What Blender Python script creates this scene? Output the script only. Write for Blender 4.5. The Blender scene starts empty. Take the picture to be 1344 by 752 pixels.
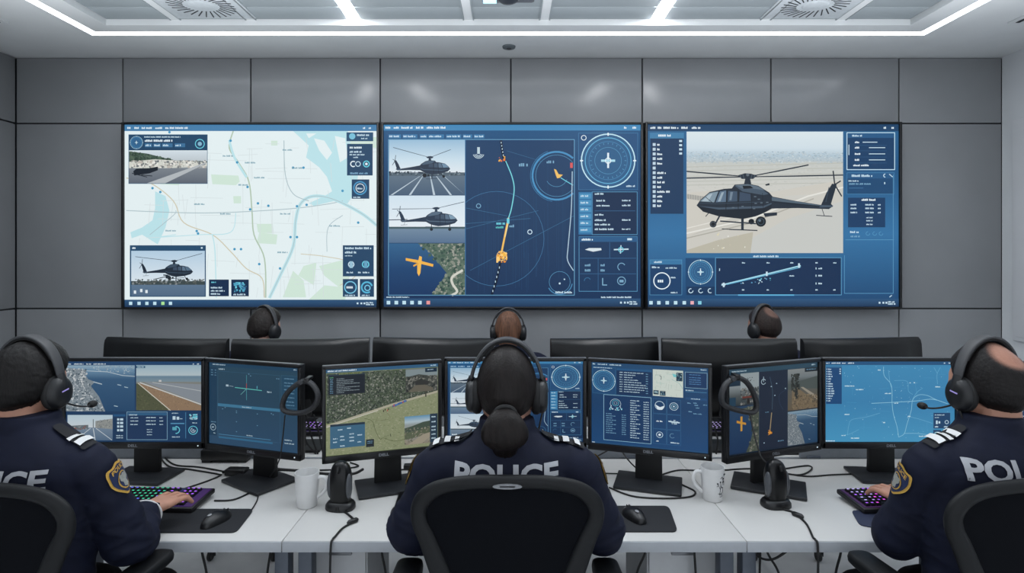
import bpy, bmesh, math, random
from mathutils import Vector, Matrix
from mathutils.bvhtree import BVHTree
from mathutils import noise as mnoise
random.seed(7)
scn = bpy.context.scene
COL = scn.collection
PI = math.pi
R = math.radians
# ------------------------------------------------------------------ camera frame
F, VX, VY, EYE = 747.0, 667.0, 335.0, 1.63
def at(px, py, d):
    return Vector(((px - VX) * d / F, d, EYE + (VY - py) * d / F))
def on_z(px, py, z):
    return at(px, py, F * (EYE - z) / (py - VY))
cam_d = bpy.data.cameras.new('camera'); cam = bpy.data.objects.new('camera', cam_d); COL.objects.link(cam)
cam.location = (0, 0, EYE); cam.rotation_euler = (R(90), 0, 0)
cam_d.sensor_width = 36; cam_d.lens = 36 * F / 1344
cam_d.shift_x = (672 - VX) / 1344; cam_d.shift_y = (VY - 376) / 1344
cam_d.clip_start = 0.05
scn.camera = cam
scn.view_settings.view_transform = 'Standard'
scn.view_settings.look = 'None'

def lin(c):
    out = []
    for v in c[:3]:
        v = v / 255.0
        out.append(v / 12.92 if v <= 0.04045 else ((v + 0.055) / 1.055) ** 2.4)
    return tuple(out) + (1.0,)

# ------------------------------------------------------------------ materials
MATS = {}
def mat(name, rgb, rough=0.5, metal=0.0, emit=None, strength=0.0, noise=0.06, nscale=40, bump=0.0, bscale=200, coat=0.0, spec=0.5, alpha=1.0, stretch=None):
    if name in MATS: return MATS[name]
    m = bpy.data.materials.new(name); m.use_nodes = True
    nt = m.node_tree; b = nt.nodes['Principled BSDF']
    b.inputs['Roughness'].default_value = rough; b.inputs['Metallic'].default_value = metal
    b.inputs['Specular IOR Level'].default_value = spec
    if coat: b.inputs['Coat Weight'].default_value = coat; b.inputs['Coat Roughness'].default_value = 0.15
    c = lin(rgb)
    tc = nt.nodes.new('ShaderNodeTexCoord')
    src = tc.outputs['Object']
    if stretch:
        mp = nt.nodes.new('ShaderNodeMapping'); mp.inputs['Scale'].default_value = stretch
        nt.links.new(src, mp.inputs['Vector']); src = mp.outputs['Vector']
    if noise > 0:
        n = nt.nodes.new('ShaderNodeTexNoise'); n.inputs['Scale'].default_value = nscale; n.inputs['Detail'].default_value = 3
        nt.links.new(src, n.inputs['Vector'])
        mr = nt.nodes.new('ShaderNodeValToRGB')
        mr.color_ramp.elements[0].position = 0.3; mr.color_ramp.elements[1].position = 0.7
        mr.color_ramp.elements[0].color = tuple(x * (1 - noise) for x in c[:3]) + (1,)
        mr.color_ramp.elements[1].color = tuple(min(1, x * (1 + noise)) for x in c[:3]) + (1,)
        nt.links.new(n.outputs['Fac'], mr.inputs['Fac']); nt.links.new(mr.outputs['Color'], b.inputs['Base Color'])
    else:
        b.inputs['Base Color'].default_value = c
    if bump > 0:
        n2 = nt.nodes.new('ShaderNodeTexNoise'); n2.inputs['Scale'].default_value = bscale; n2.inputs['Detail'].default_value = 4
        nt.links.new(src, n2.inputs['Vector'])
        bp = nt.nodes.new('ShaderNodeBump'); bp.inputs['Strength'].default_value = bump; bp.inputs['Distance'].default_value = 0.01
        nt.links.new(n2.outputs['Fac'], bp.inputs['Height']); nt.links.new(bp.outputs['Normal'], b.inputs['Normal'])
    if emit:
        b.inputs['Emission Color'].default_value = lin(emit); b.inputs['Emission Strength'].default_value = strength
    if alpha < 1: b.inputs['Alpha'].default_value = alpha
    MATS[name] = m; return m

def screen_mat():
    if 'display' in MATS: return MATS['display']
    m = bpy.data.materials.new('display'); m.use_nodes = True; nt = m.node_tree; b = nt.nodes['Principled BSDF']
    b.inputs['Base Color'].default_value = (0.004, 0.004, 0.005, 1); b.inputs['Roughness'].default_value = 0.45
    b.inputs['Specular IOR Level'].default_value = 0.25
    a = nt.nodes.new('ShaderNodeVertexColor'); a.layer_name = 'ink'
    nt.links.new(a.outputs['Color'], b.inputs['Emission Color']); b.inputs['Emission Strength'].default_value = 1.0
    MATS['display'] = m; return m

# ------------------------------------------------------------------ object helpers
def tag(o, label=None, cat=None, group=None, kind=None):
    if label: o['label'] = label
    if cat: o['category'] = cat
    if group: o['group'] = group
    if kind: o['kind'] = kind
    return o
def empty(name, loc=(0, 0, 0), rz=0.0, label=None, cat=None, group=None):
    o = bpy.data.objects.new(name, None); COL.objects.link(o); o.location = loc; o.rotation_euler = (0, 0, rz)
    o.empty_display_size = 0.05
    return tag(o, label, cat, group)
def copy_tree(o, parent=None):
    c = o.copy(); COL.objects.link(c)
    if parent is not None:
        c.parent = parent
    for ch in list(o.children): copy_tree(ch, c)
    return c

class MB:
    def __init__(s): s.v = []; s.f = []; s.m = []
    def add(s, vs, fs, m=0):
        o = len(s.v); s.v += [tuple(v) for v in vs]; s.f += [tuple(i + o for i in f) for f in fs]; s.m += [m] * len(fs); return s
    def box(s, c, d, bev=0.0, rot=None, m=0, seg=2):
        bm = bmesh.new(); bmesh.ops.create_cube(bm, size=1.0)
        for v in bm.verts: v.co = Vector((v.co.x * d[0], v.co.y * d[1], v.co.z * d[2]))
        if bev > 0: bmesh.ops.bevel(bm, geom=list(bm.edges), offset=min(bev, min(d) * 0.49), segments=seg, profile=0.5, affect='EDGES')
        if rot is not None: bmesh.ops.rotate(bm, verts=bm.verts, cent=(0, 0, 0), matrix=rot)
        bm.verts.index_update()
        s.add([v.co + Vector(c) for v in bm.verts], [[v.index for v in f.verts] for f in bm.faces], m); bm.free(); return s
    def prism(s, pts, z0, z1, axis='z', m=0, bev=0.0):
        # extruded outline; axis z: pts=(x,y); axis y: pts=(x,z) extruded along y
        def P(p, h): return Vector((p[0], p[1], h)) if axis == 'z' else (Vector((p[0], h, p[1])) if axis == 'y' else Vector((h, p[0], p[1])))
        bm = bmesh.new()
        vs = [bm.verts.new(P(p, z0)) for p in pts]; f = bm.faces.new(vs)
        r = bmesh.ops.extrude_face_region(bm, geom=[f])
        nv = [g for g in r['geom'] if isinstance(g, bmesh.types.BMVert)]
        dv = P((0, 0), z1) - P((0, 0), z0)
        for v in nv: v.co += dv
        bmesh.ops.recalc_face_normals(bm, faces=bm.faces)
        if bev > 0:
            es = [e for e in bm.edges if len(e.link_faces) == 2 and e.link_faces[0].normal.angle(e.link_faces[1].normal) > 1.0]
            bmesh.ops.bevel(bm, geom=es, offset=bev, segments=2, profile=0.5, affect='EDGES')
        bm.verts.index_update()
        s.add([v.co.copy() for v in bm.verts], [[v.index for v in f.verts] for f in bm.faces], m); bm.free(); return s
    def loft(s, rings, m=0, cap=True, closed=False):
        n = len(rings[0]); vs = [p for r in rings for p in r]; fs = []
        L = len(rings)
        for i in range(L if closed else L - 1):
            a = i * n; b = ((i + 1) % L) * n
            for j in range(n):
                k = (j + 1) % n; fs.append((a + j, a + k, b + k, b + j))
        if cap and not closed:
            fs.append(tuple(range(n))[::-1]); fs.append(tuple(range((L - 1) * n, L * n)))
        return s.add(vs, fs, m)
    def tube(s, pts, rad, n=10, m=0, flat=1.0, up=None, round_ends=False, closed=False):
        pts = [Vector(p) for p in pts]; L = len(pts)
        rr = [rad] * L if not hasattr(rad, '__len__') else list(rad)
        if round_ends and not closed:
            t0 = (pts[0] - pts[1]).normalized(); t1 = (pts[-1] - pts[-2]).normalized(); a, b = rr[0], rr[-1]
            pre = [(pts[0] + t0 * a * math.sin(q), a * math.cos(q)) for q in (R(80), R(55), R(28))]
            post = [(pts[-1] + t1 * b * math.sin(q), b * math.cos(q)) for q in (R(28), R(55), R(80))]
            pts = [p for p, _ in pre] + pts + [p for p, _ in post]; rr = [q for _, q in pre] + rr + [q for _, q in post]; L = len(pts)
        rings = []; prev = None
        for i in range(L):
            if closed: t = pts[(i + 1) % L] - pts[i - 1]
            else: t = pts[min(i + 1, L - 1)] - pts[max(i - 1, 0)]
            if t.length < 1e-9: t = Vector((0, 0, 1))
            t.normalize()
            if prev is None:
                ref = Vector(up) if up is not None else (Vector((0, 0, 1)) if abs(t.z) < 0.9 else Vector((0, 1, 0)))
            else: ref = Vector(up) if up is not None else prev
            nn = ref - t * ref.dot(t)
            if nn.length < 1e-6: nn = t.orthogonal()
            nn.normalize(); bb = t.cross(nn); prev = nn
            rings.append([pts[i] + (bb * math.cos(2 * PI * j / n) + nn * flat * math.sin(2 * PI * j / n)) * rr[i] for j in range(n)])
        return s.loft(rings, m, cap=True, closed=closed)
    def lathe(s, prof, c=(0, 0, 0), n=28, m=0, axis='z', sx=1.0, sy=1.0):
        rings = []
        for r, h in prof:
            ring = []
            for j in range(n):
                a = 2 * PI * j / n; p = (r * math.cos(a) * sx, r * math.sin(a) * sy, h)
                if axis == 'y': p = (p[0], -h, p[1])
                elif axis == 'x': p = (h, p[0], p[1])
                ring.append(Vector(c) + Vector(p))
            rings.append(ring)
        return s.loft(rings, m)
    def ell(s, c, r, n=20, k=14, m=0, rot=None):
        vs = []; fs = []
        for i in range(k + 1):
            ph = PI * i / k
            for j in range(n):
                th = 2 * PI * j / n
                p = Vector((r[0] * math.sin(ph) * math.cos(th), r[1] * math.sin(ph) * math.sin(th), r[2] * math.cos(ph)))
                if rot is not None: p = rot @ p
                vs.append(Vector(c) + p)
        for i in range(k):
            for j in range(n):
                q = (j + 1) % n; fs.append((i * n + j, (i + 1) * n + j, (i + 1) * n + q, i * n + q))
        return s.add(vs, fs, m)
    def mesh(s, name, smooth=True, angle=38):
        me = bpy.data.meshes.new(name); me.from_pydata(s.v, [], s.f); me.update()
        me.polygons.foreach_set('material_index', s.m)
        bm = bmesh.new(); bm.from_mesh(me); bmesh.ops.recalc_face_normals(bm, faces=bm.faces); bm.to_mesh(me); bm.free()
        if smooth:
            me.shade_smooth(); me.set_sharp_from_angle(angle=R(angle))
        return me
    def build(s, name, mats, parent=None, smooth=True, angle=38):
        me = s.mesh(name, smooth, angle)
        return link(name, me, mats, parent)
def link(name, me, mats, parent=None):
    for m in (mats if isinstance(mats, (list, tuple)) else [mats]): me.materials.append(m)
    o = bpy.data.objects.new(name, me); COL.objects.link(o)
    if parent is not None: o.parent = parent
    return o
def spline(pts, n=8, closed=False):
    pts = [Vector(p) for p in pts]; L = len(pts); out = []
    for i in range(L if closed else L - 1):
        if closed: p0, p1, p2, p3 = pts[i - 1], pts[i], pts[(i + 1) % L], pts[(i + 2) % L]
        else: p0, p1, p2, p3 = pts[max(i - 1, 0)], pts[i], pts[i + 1], pts[min(i + 2, L - 1)]
        for k in range(n):
            t = k / n
            out.append(0.5 * ((2 * p1) + (p2 - p0) * t + (2 * p0 - 5 * p1 + 4 * p2 - p3) * t * t + (3 * p1 - p0 - 3 * p2 + p3) * t ** 3))
    if not closed: out.append(pts[-1])
    return out
def interp(keys, n):
    # keys: list of tuples, catmull interpolated per component
    out = []; L = len(keys)
    for i in range(L - 1):
        p0, p1, p2, p3 = keys[max(i - 1, 0)], keys[i], keys[i + 1], keys[min(i + 2, L - 1)]
        for k in range(n):
            t = k / n
            out.append(tuple(0.5 * (2 * b + (c - a) * t + (2 * a - 5 * b + 4 * c - d) * t * t + (3 * b - a - 3 * c + d) * t ** 3) for a, b, c, d in zip(p0, p1, p2, p3)))
    out.append(tuple(keys[-1])); return out
def remesh(me, voxel, smooth=4, ratio=1.0):
    o = bpy.data.objects.new('tmp', me); COL.objects.link(o)
    md = o.modifiers.new('r', 'REMESH'); md.mode = 'VOXEL'; md.voxel_size = voxel; md.use_smooth_shade = True
    if smooth:
        sm = o.modifiers.new('s', 'SMOOTH'); sm.factor = 0.5; sm.iterations = smooth
    if ratio < 1:
        dc = o.modifiers.new('d', 'DECIMATE'); dc.ratio = ratio
    dg = bpy.context.evaluated_depsgraph_get(); dg.update()
    me2 = bpy.data.meshes.new_from_object(o.evaluated_get(dg))
    bpy.data.objects.remove(o); me2.shade_smooth(); return me2
def text_mesh(txt, size, bold=0.0, align='CENTER', depth=0.0):
    cu = bpy.data.curves.new('t', 'FONT'); cu.body = txt; cu.size = size; cu.align_x = align; cu.align_y = 'CENTER'; cu.offset = bold; cu.extrude = depth
    cu.resolution_u = 3
    o = bpy.data.objects.new('t', cu); COL.objects.link(o)
    dg = bpy.context.evaluated_depsgraph_get(); dg.update()
    me = bpy.data.meshes.new_from_object(o.evaluated_get(dg)); bpy.data.objects.remove(o); return me
def text_obj(name, txt, size, m, parent, mtx, bold=0.0, wscale=1.0):
    me = text_mesh(txt, size, bold)
    for v in me.vertices: v.co.x *= wscale
    me.transform(mtx); return link(name, me, m, parent)

# common materials
M_BLACK = mat('black_plastic', (15, 16, 19), 0.38, noise=0.05, bump=0.02, bscale=600)
M_MATTE = mat('matte_black_plastic', (12, 13, 15), 0.6, noise=0.08)
M_GLOSS = mat('glossy_black_plastic', (11, 12, 14), 0.3, noise=0.04, spec=.35)
M_GREYP = mat('dark_grey_plastic', (52, 54, 58), 0.45)
M_SILVER = mat('silver_trim', (120, 122, 126), 0.4, metal=0.6)
M_LOGO = mat('logo_grey', (120, 124, 130), 0.5)
M_CABLE = mat('cable_rubber', (13, 13, 15), 0.55)
M_PORC = mat('white_porcelain', (214, 214, 214), 0.28, noise=0.02, coat=0.3)
M_DESK = mat('white_laminate', (194, 193, 191), 0.45, noise=0.012, nscale=6)
M_EDGE = mat('grey_edge_band', (168, 172, 178), 0.5, noise=0.03)
M_LEG = mat('grey_steel', (78, 85, 96), 0.45, metal=0.1)
# ------------------------------------------------------------------ flat drawing for the displays
class Canvas:
    NX, NY = 72, 48
    def __init__(s, w, h, x0, y0, x1, y1, dim=1.0):
        s.w, s.h, s.x0, s.y0, s.x1, s.y1, s.dim = w, h, x0, y0, x1, y1, dim
        s.v = []; s.f = []; s.c = []; s.lv = [[0] * s.NX for _ in range(s.NY)]; s.top = 1
        s.kx = 1.0
    def _cells(s, pts):
        xs = [(p[0] - s.x0) / (s.x1 - s.x0) * s.NX for p in pts]; ys = [(p[1] - s.y0) / (s.y1 - s.y0) * s.NY for p in pts]
        a, b = max(0, int(min(xs) - 1e-6)), min(s.NX - 1, int(max(xs) - 1e-6)); c, d = max(0, int(min(ys) - 1e-6)), min(s.NY - 1, int(max(ys) - 1e-6))
        return a, b, c, d
    def _emit(s, polys, cols):
        # polys: list of point lists drawn on one level
        lev = 0; cl = []
        for p in polys:
            a, b, c, d = s._cells(p); cl.append((a, b, c, d))
            for j in range(c, d + 1):
                row = s.lv[j]
                for i in range(a, b + 1):
                    if row[i] > lev: lev = row[i]
        lev += 1
        for a, b, c, d in cl:
            for j in range(c, d + 1):
                for i in range(a, b + 1): s.lv[j][i] = lev
        s.top = max(s.top, lev)
        for p, col in zip(polys, cols):
            o = len(s.v)
            for q in p:
                x = min(max(q[0], s.x0), s.x1); y = min(max(q[1], s.y0), s.y1)
                s.v.append((((x - s.x0) / (s.x1 - s.x0) - .5) * s.w, -lev * 4e-5, (.5 - (y - s.y0) / (s.y1 - s.y0)) * s.h))
            s.f.append(tuple(range(o, o + len(p))))
            if isinstance(col[0], (tuple, list)): s.c += [tuple(col[i]) for i in range(len(p))]
            else: s.c += [tuple(col)] * len(p)
    def poly(s, pts, col): s._emit([pts], [col])
    def rect(s, x0, y0, x1, y1, col, col2=None):
        p = [(x0, y0), (x1, y0), (x1, y1), (x0, y1)]
        s._emit([p], [col if col2 is None else (col, col, col2, col2)])
    def grad(s, x0, y0, x1, y1, stops):
        ps = []; cs = []
        for (t0, c0), (t1, c1) in zip(stops[:-1], stops[1:]):
            a = y0 + (y1 - y0) * t0; b = y0 + (y1 - y0) * t1
            ps.append([(x0, a), (x1, a), (x1, b), (x0, b)]); cs.append((c0, c0, c1, c1))
        s._emit(ps, cs)
    def line(s, pts, w, col, closed=False):
        ps = []; kx = s.kx
        if closed: pts = list(pts) + [pts[0]]
        for a, b in zip(pts[:-1], pts[1:]):
            dx, dy = (b[0] - a[0]) / kx, b[1] - a[1]; L = math.hypot(dx, dy)
            if L < 1e-6: continue
            nx, ny = -dy / L * w / 2 * kx, dx / L * w / 2; ex, ey = dx / L * w * .25 * kx, dy / L * w * .25
            ps.append([(a[0] + nx - ex, a[1] + ny - ey), (b[0] + nx + ex, b[1] + ny + ey), (b[0] - nx + ex, b[1] - ny + ey), (a[0] - nx - ex, a[1] - ny - ey)])
        if ps: s._emit(ps, [col] * len(ps))
    def curve(s, pts, w, col, n=6):
        s.line([(p.x, p.y) for p in spline([(a, b, 0) for a, b in pts], n)], w, col)
    def frame(s, x0, y0, x1, y1, w, col): s.line([(x0, y0), (x1, y0), (x1, y1), (x0, y1)], w, col, True)
    def ring(s, x, y, r, w, col, a0=0, a1=360, n=40):
        m = max(4, int(n * (a1 - a0) / 360))
        s.line([(x + r * s.kx * math.cos(R(a0 + (a1 - a0) * i / m)), y + r * math.sin(R(a0 + (a1 - a0) * i / m))) for i in range(m + 1)], w, col)
    def disc(s, x, y, r, col, n=28, ry=None):
        s.poly([(x + r * s.kx * math.cos(2 * PI * i / n), y + (ry or r) * math.sin(2 * PI * i / n)) for i in range(n)], col)
    def words(s, x, y, w, h, col, lw=None):
        # a run of small letter blocks
        ps = []; cx = x; lw = lw or h * 0.62 * s.kx
        while cx < x + w - lw * .5:
            wl = random.randint(3, 7)
            for _ in range(wl):
                if cx + lw > x + w: break
                k = random.choice((0, 0, .15, .3)); ps.append([(cx, y + h * k), (cx + lw * .78, y + h * k), (cx + lw * .78, y + h), (cx, y + h)]); cx += lw
            cx += lw * .8
        if ps: s._emit(ps, [col] * len(ps))
    def scatter(s, n, box, size, cols, test=None, aspect=1.0, soft=False):
        ps = []; cs = []
        for _ in range(n):
            x = random.uniform(box[0], box[2]); y = random.uniform(box[1], box[3])
            if test and not test(x, y): continue
            a = size * random.uniform(.4, 1.3); ang = random.random() * PI
            pp = []
            for k in range(5):
                q = ang + k * 2 * PI / 5; rr = a * random.uniform(.5, 1.1)
                pp.append((min(max(x + rr * s.kx * math.cos(q), box[0]), box[2]), min(max(y + rr * aspect * math.sin(q), box[1]), box[3])))
            ps.append(pp); cs.append(random.choice(cols))
        # spread over several levels so overlaps stay clean
        for k in range(0, len(ps), max(1, len(ps) // 5 + 1)):
            s._emit(ps[k:k + max(1, len(ps) // 5 + 1)], cs[k:k + max(1, len(ps) // 5 + 1)])
    def build(s, parent, y, name='screen', z=0.0, label=None):
        me = bpy.data.meshes.new(name); me.from_pydata(s.v, [], s.f); me.update()
        at_ = me.color_attributes.new('ink', 'FLOAT_COLOR', 'POINT')
        buf = []
        for c in s.c:
            l = lin(c); buf += [l[0] * s.dim, l[1] * s.dim, l[2] * s.dim, 1.0]
        at_.data.foreach_set('color', buf)
        o = link(name, me, screen_mat(), parent); o.location = (0, y, z)
        if label: o['label'] = label
        return o

NAVY = (25, 60, 98); DEEP = (19, 44, 76); DARK = (20, 40, 66); BAR = (62, 118, 164); LN = (88, 150, 190); TX = (196, 220, 234); CY = (110, 205, 225); WH = (225, 238, 245); MID = (40, 88, 132); DIMTX = (120, 165, 195); GOLD = (240, 180, 70)

def heli(cv, x, y, k, flip=1, body=(34, 44, 56), hi=(74, 92, 112), glass=(120, 146, 168), rotor=((-233, -18), (-233, 8), (230, -45), (358, -7)), gear=True, fin=True):
    # reference drawing is a left-facing machine in a 550-wide box, rotor hub at (0,0)
    def P(l): return [(x + a * k * flip * cv.kx, y + b * k) for a, b in l]
    cv.poly(P([(90, 75), (180, 92), (280, 108), (300, 62), (322, 26), (340, 30), (318, 104), (326, 112), (310, 124), (190, 120), (90, 122)]), body)
    cv.poly(P([(276, 108), (326, 110), (324, 116), (274, 118)]), hi)
    cv.poly(P([(-195, 110), (-180, 88), (-145, 58), (-90, 46), (-60, 44), (-50, 30), (0, 26), (40, 34), (82, 60), (100, 82), (92, 122), (64, 138), (30, 152), (-20, 162), (-110, 152), (-170, 134)]), body)
    cv.poly(P([(-50, 34), (0, 29), (40, 38), (80, 66), (60, 70), (-20, 56)]), hi)
    cv.poly(P([(-182, 94), (-146, 62), (-112, 56), (-128, 98)]), glass)
    cv.poly(P([(-106, 56), (-82, 52), (-82, 96), (-122, 98)]), (90, 112, 134))
    cv.poly(P([(-74, 54), (-40, 56), (-40, 94), (-76, 96)]), (66, 84, 104)); cv.poly(P([(-30, 58), (10, 66), (12, 92), (-32, 94)]), (58, 74, 94))
    cv.poly(P([(-190, 112), (-110, 118), (60, 112), (90, 100), (92, 104), (60, 120), (-110, 126)]), hi)
    cv.line(P([(-80, 50), (-84, 148)]), 2.5 * k, (20, 26, 34)); cv.line(P([(-36, 52), (-36, 154)]), 2.5 * k, (20, 26, 34))
    cv.poly(P([(-8, 0), (8, 0), (14, 28), (-14, 28)]), body); cv.poly(P([(-36, -6), (-10, -14), (14, -12), (36, -4), (20, 8), (-22, 8)]), body)
    for rx, ry in rotor:
        L = math.hypot(rx, ry); nx, ny = -ry / L * 3.4, rx / L * 3.4
        cv.poly(P([(nx * .5, ny * .5), (rx * .5 + nx, ry * .5 + ny), (rx + nx, ry + ny), (rx - nx * .4, ry - ny * .4), (-nx * .5, -ny * .5)]), body)
    if fin:
        for rx, ry in ((-6, -52), (26, 44), (-24, 34), (22, -14)): cv.line(P([(332, 30), (332 + rx, 30 + ry)]), 5 * k, body)
    cv.line(P([(262, 148), (322, 152)]), 3 * k, body); cv.line(P([(284, 124), (292, 148)]), 2.5 * k, body)
    if gear:
        cv.line(P([(-106, 148), (-124, 182)]), 6 * k, body); cv.line(P([(-20, 158), (-20, 200)]), 10 * k, body)
        cv.disc(x - 132 * k * flip * cv.kx, y + 182 * k, 13 * k, (22, 26, 32), 16); cv.disc(x + 50 * k * flip * cv.kx, y + 172 * k, 20 * k, (22, 28, 34), 16); cv.disc(x + 14 * k * flip * cv.kx, y + 172 * k, 11 * k, (22, 28, 34), 14)
        cv.line(P([(-104, 170), (30, 180)]), 5 * k, body); cv.line(P([(-70, 202), (36, 206)]), 4 * k, body)
        cv.poly(P([(60, 140), (112, 136), (112, 148), (66, 154)]), body)

def heli_detail(cv, x, y, k=1.0):
    # painted highlights and belly shading, frames and fittings for the large picture
    def P(l): return [(x + a * k * cv.kx, y + b * k) for a, b in l]
    cv.poly(P([(-192, 112), (-110, 126), (60, 120), (92, 106), (88, 124), (62, 138), (28, 151), (-20, 161), (-110, 151), (-168, 133)]), (27, 35, 45))
    cv.poly(P([(-48, 32), (0, 28), (38, 36), (66, 52), (30, 46), (-20, 44)]), (96, 112, 126)); cv.poly(P([(92, 78), (180, 93), (280, 109), (278, 112), (180, 101), (92, 92)]), (84, 100, 114))
    cv.poly(P([(-176, 94), (-148, 68), (-134, 64), (-150, 94)]), (168, 184, 194)); cv.poly(P([(-100, 60), (-90, 58), (-104, 94), (-114, 95)]), (150, 168, 180)); cv.poly(P([(-66, 58), (-56, 58), (-62, 90), (-70, 90)]), (112, 130, 146))
    cv.line(P([(-160, 78), (-136, 98)]), 2, (24, 30, 38)); cv.line(P([(-184, 100), (-120, 104), (-40, 100), (60, 96)]), 2, (58, 74, 90)); cv.line(P([(16, 62), (14, 148)]), 1.6, (20, 26, 34)); cv.line(P([(56, 62), (60, 134)]), 1.6, (20, 26, 34))
    for a, c in ((24, 74), (38, 84), (48, 98), (26, 100), (70, 96), (-24, 112), (20, 120), (-60, 116)): cv.rect(x + a, y + c, x + a + 9, y + c + 4, (92, 106, 118))
    cv.poly(P([(-20, 34), (10, 34), (22, 44), (-16, 46)]), (24, 30, 38)); cv.poly(P([(66, 30), (82, 24), (84, 32), (70, 34)]), (30, 38, 46))
    for a in (-30, -18, 16, 28): cv.line(P([(a, -8), (a * .8, 6)]), 3, (70, 82, 94))
    cv.disc(x, y - 8, 6, (96, 106, 116), 14); cv.ring(x - 132 * k, y + 182 * k, 9, 2.5, (84, 94, 104)); cv.ring(x + 50 * k, y + 172 * k, 12, 3, (66, 80, 92)); cv.disc(x + 46, y + 168, 5, (96, 114, 128), 12)
    cv.line(P([(-150, 140), (-160, 152)]), 3, (34, 42, 50)); cv.line(P([(310, 40), (298, 96)]), 3, (60, 74, 88)); cv.line(P([(100, 98), (280, 112)]), 1.5, (22, 28, 36)); cv.line(P([(-98, 200), (-70, 202)]), 3, (40, 48, 56))
def compass(cv, x, y, r, k=1.0):
    cv.disc(x, y, r, (44, 92, 134)); cv.ring(x, y, r, r * .045, (190, 225, 238)); cv.ring(x, y, r * .86, r * .035, (96, 168, 208)); cv.ring(x, y, r * .5, r * .015, LN)
    cv.ring(x, y, r * .72, r * .02, (70, 130, 175))
    for i in range(24):
        a = 2 * PI * i / 24; cv.line([(x + r * .62 * cv.kx * math.cos(a), y + r * .62 * math.sin(a)), (x + r * .68 * cv.kx * math.cos(a), y + r * .68 * math.sin(a))], r * .02, LN)
    for i in range(4):
        a = PI / 2 * i; cv.line([(x + r * .95 * cv.kx * math.cos(a), y + r * .95 * math.sin(a)), (x + r * 1.04 * cv.kx * math.cos(a), y + r * 1.04 * math.sin(a))], r * .05, WH)
    cv.line([(x, y - r * .28), (x, y + r * .26)], r * .07, WH); cv.line([(x - r * .24 * cv.kx, y), (x + r * .24 * cv.kx, y)], r * .09, (170, 215, 230)); cv.ring(x, y, r * .1, r * .03, WH)
def topbar(cv, y0, y1, items, col=BAR):
    cv.rect(cv.x0, y0, cv.x1, y1, col); h = (y1 - y0) * .3
    for a, b in items: cv.words(a, y0 + (y1 - y0) * .36, b - a, h, WH)
def taskbar(cv, y0, y1, xs, cols=None):
    cv.rect(cv.x0, y0, cv.x1, y1, (46, 84, 122), (26, 52, 84)); h = (y1 - y0)
    for i, x in enumerate(xs): cv.rect(x - h * .22 * cv.kx, y0 + h * .28, x + h * .22 * cv.kx, y0 + h * .72, (cols or {}).get(i, (190, 222, 236)))
    w = cv.x1 - cv.x0
    for q in (.92, .935, .947): cv.rect(cv.x0 + w * q, y0 + h * .38, cv.x0 + w * (q + .007), y0 + h * .62, TX)
    cv.words(cv.x0 + w * .957, y0 + h * .3, w * .03, h * .2, TX); cv.words(cv.x0 + w * .957, y0 + h * .56, w * .034, h * .2, TX)
def panel(cv, x0, y0, x1, y1, fill=DEEP, edge=LN, w=2.0, hdr=None):
    cv.rect(x0, y0, x1, y1, fill)
    if hdr: cv.rect(x0, y0, x1, y0 + hdr, MID); cv.words(x0 + (x1 - x0) * .1, y0 + hdr * .32, (x1 - x0) * .45, hdr * .4, TX)
    if edge: cv.frame(x0, y0, x1, y1, w, edge)
def road(cv, x0, y0, x1, y1, vx, hz, sky, gnd, lines, w=2.5, col=(225, 230, 235)):
    cv.grad(x0, y0, x1, hz, [(0, sky[0]), (1, sky[1])]); cv.grad(x0, hz, x1, y1, [(0, gnd[0]), (1, gnd[1])])
    for bx in lines: cv.poly([(vx - .4, hz), (vx + .4, hz), (min(max(bx + w, x0), x1), y1), (min(max(bx - w, x0), x1), y1)], col)

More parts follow.
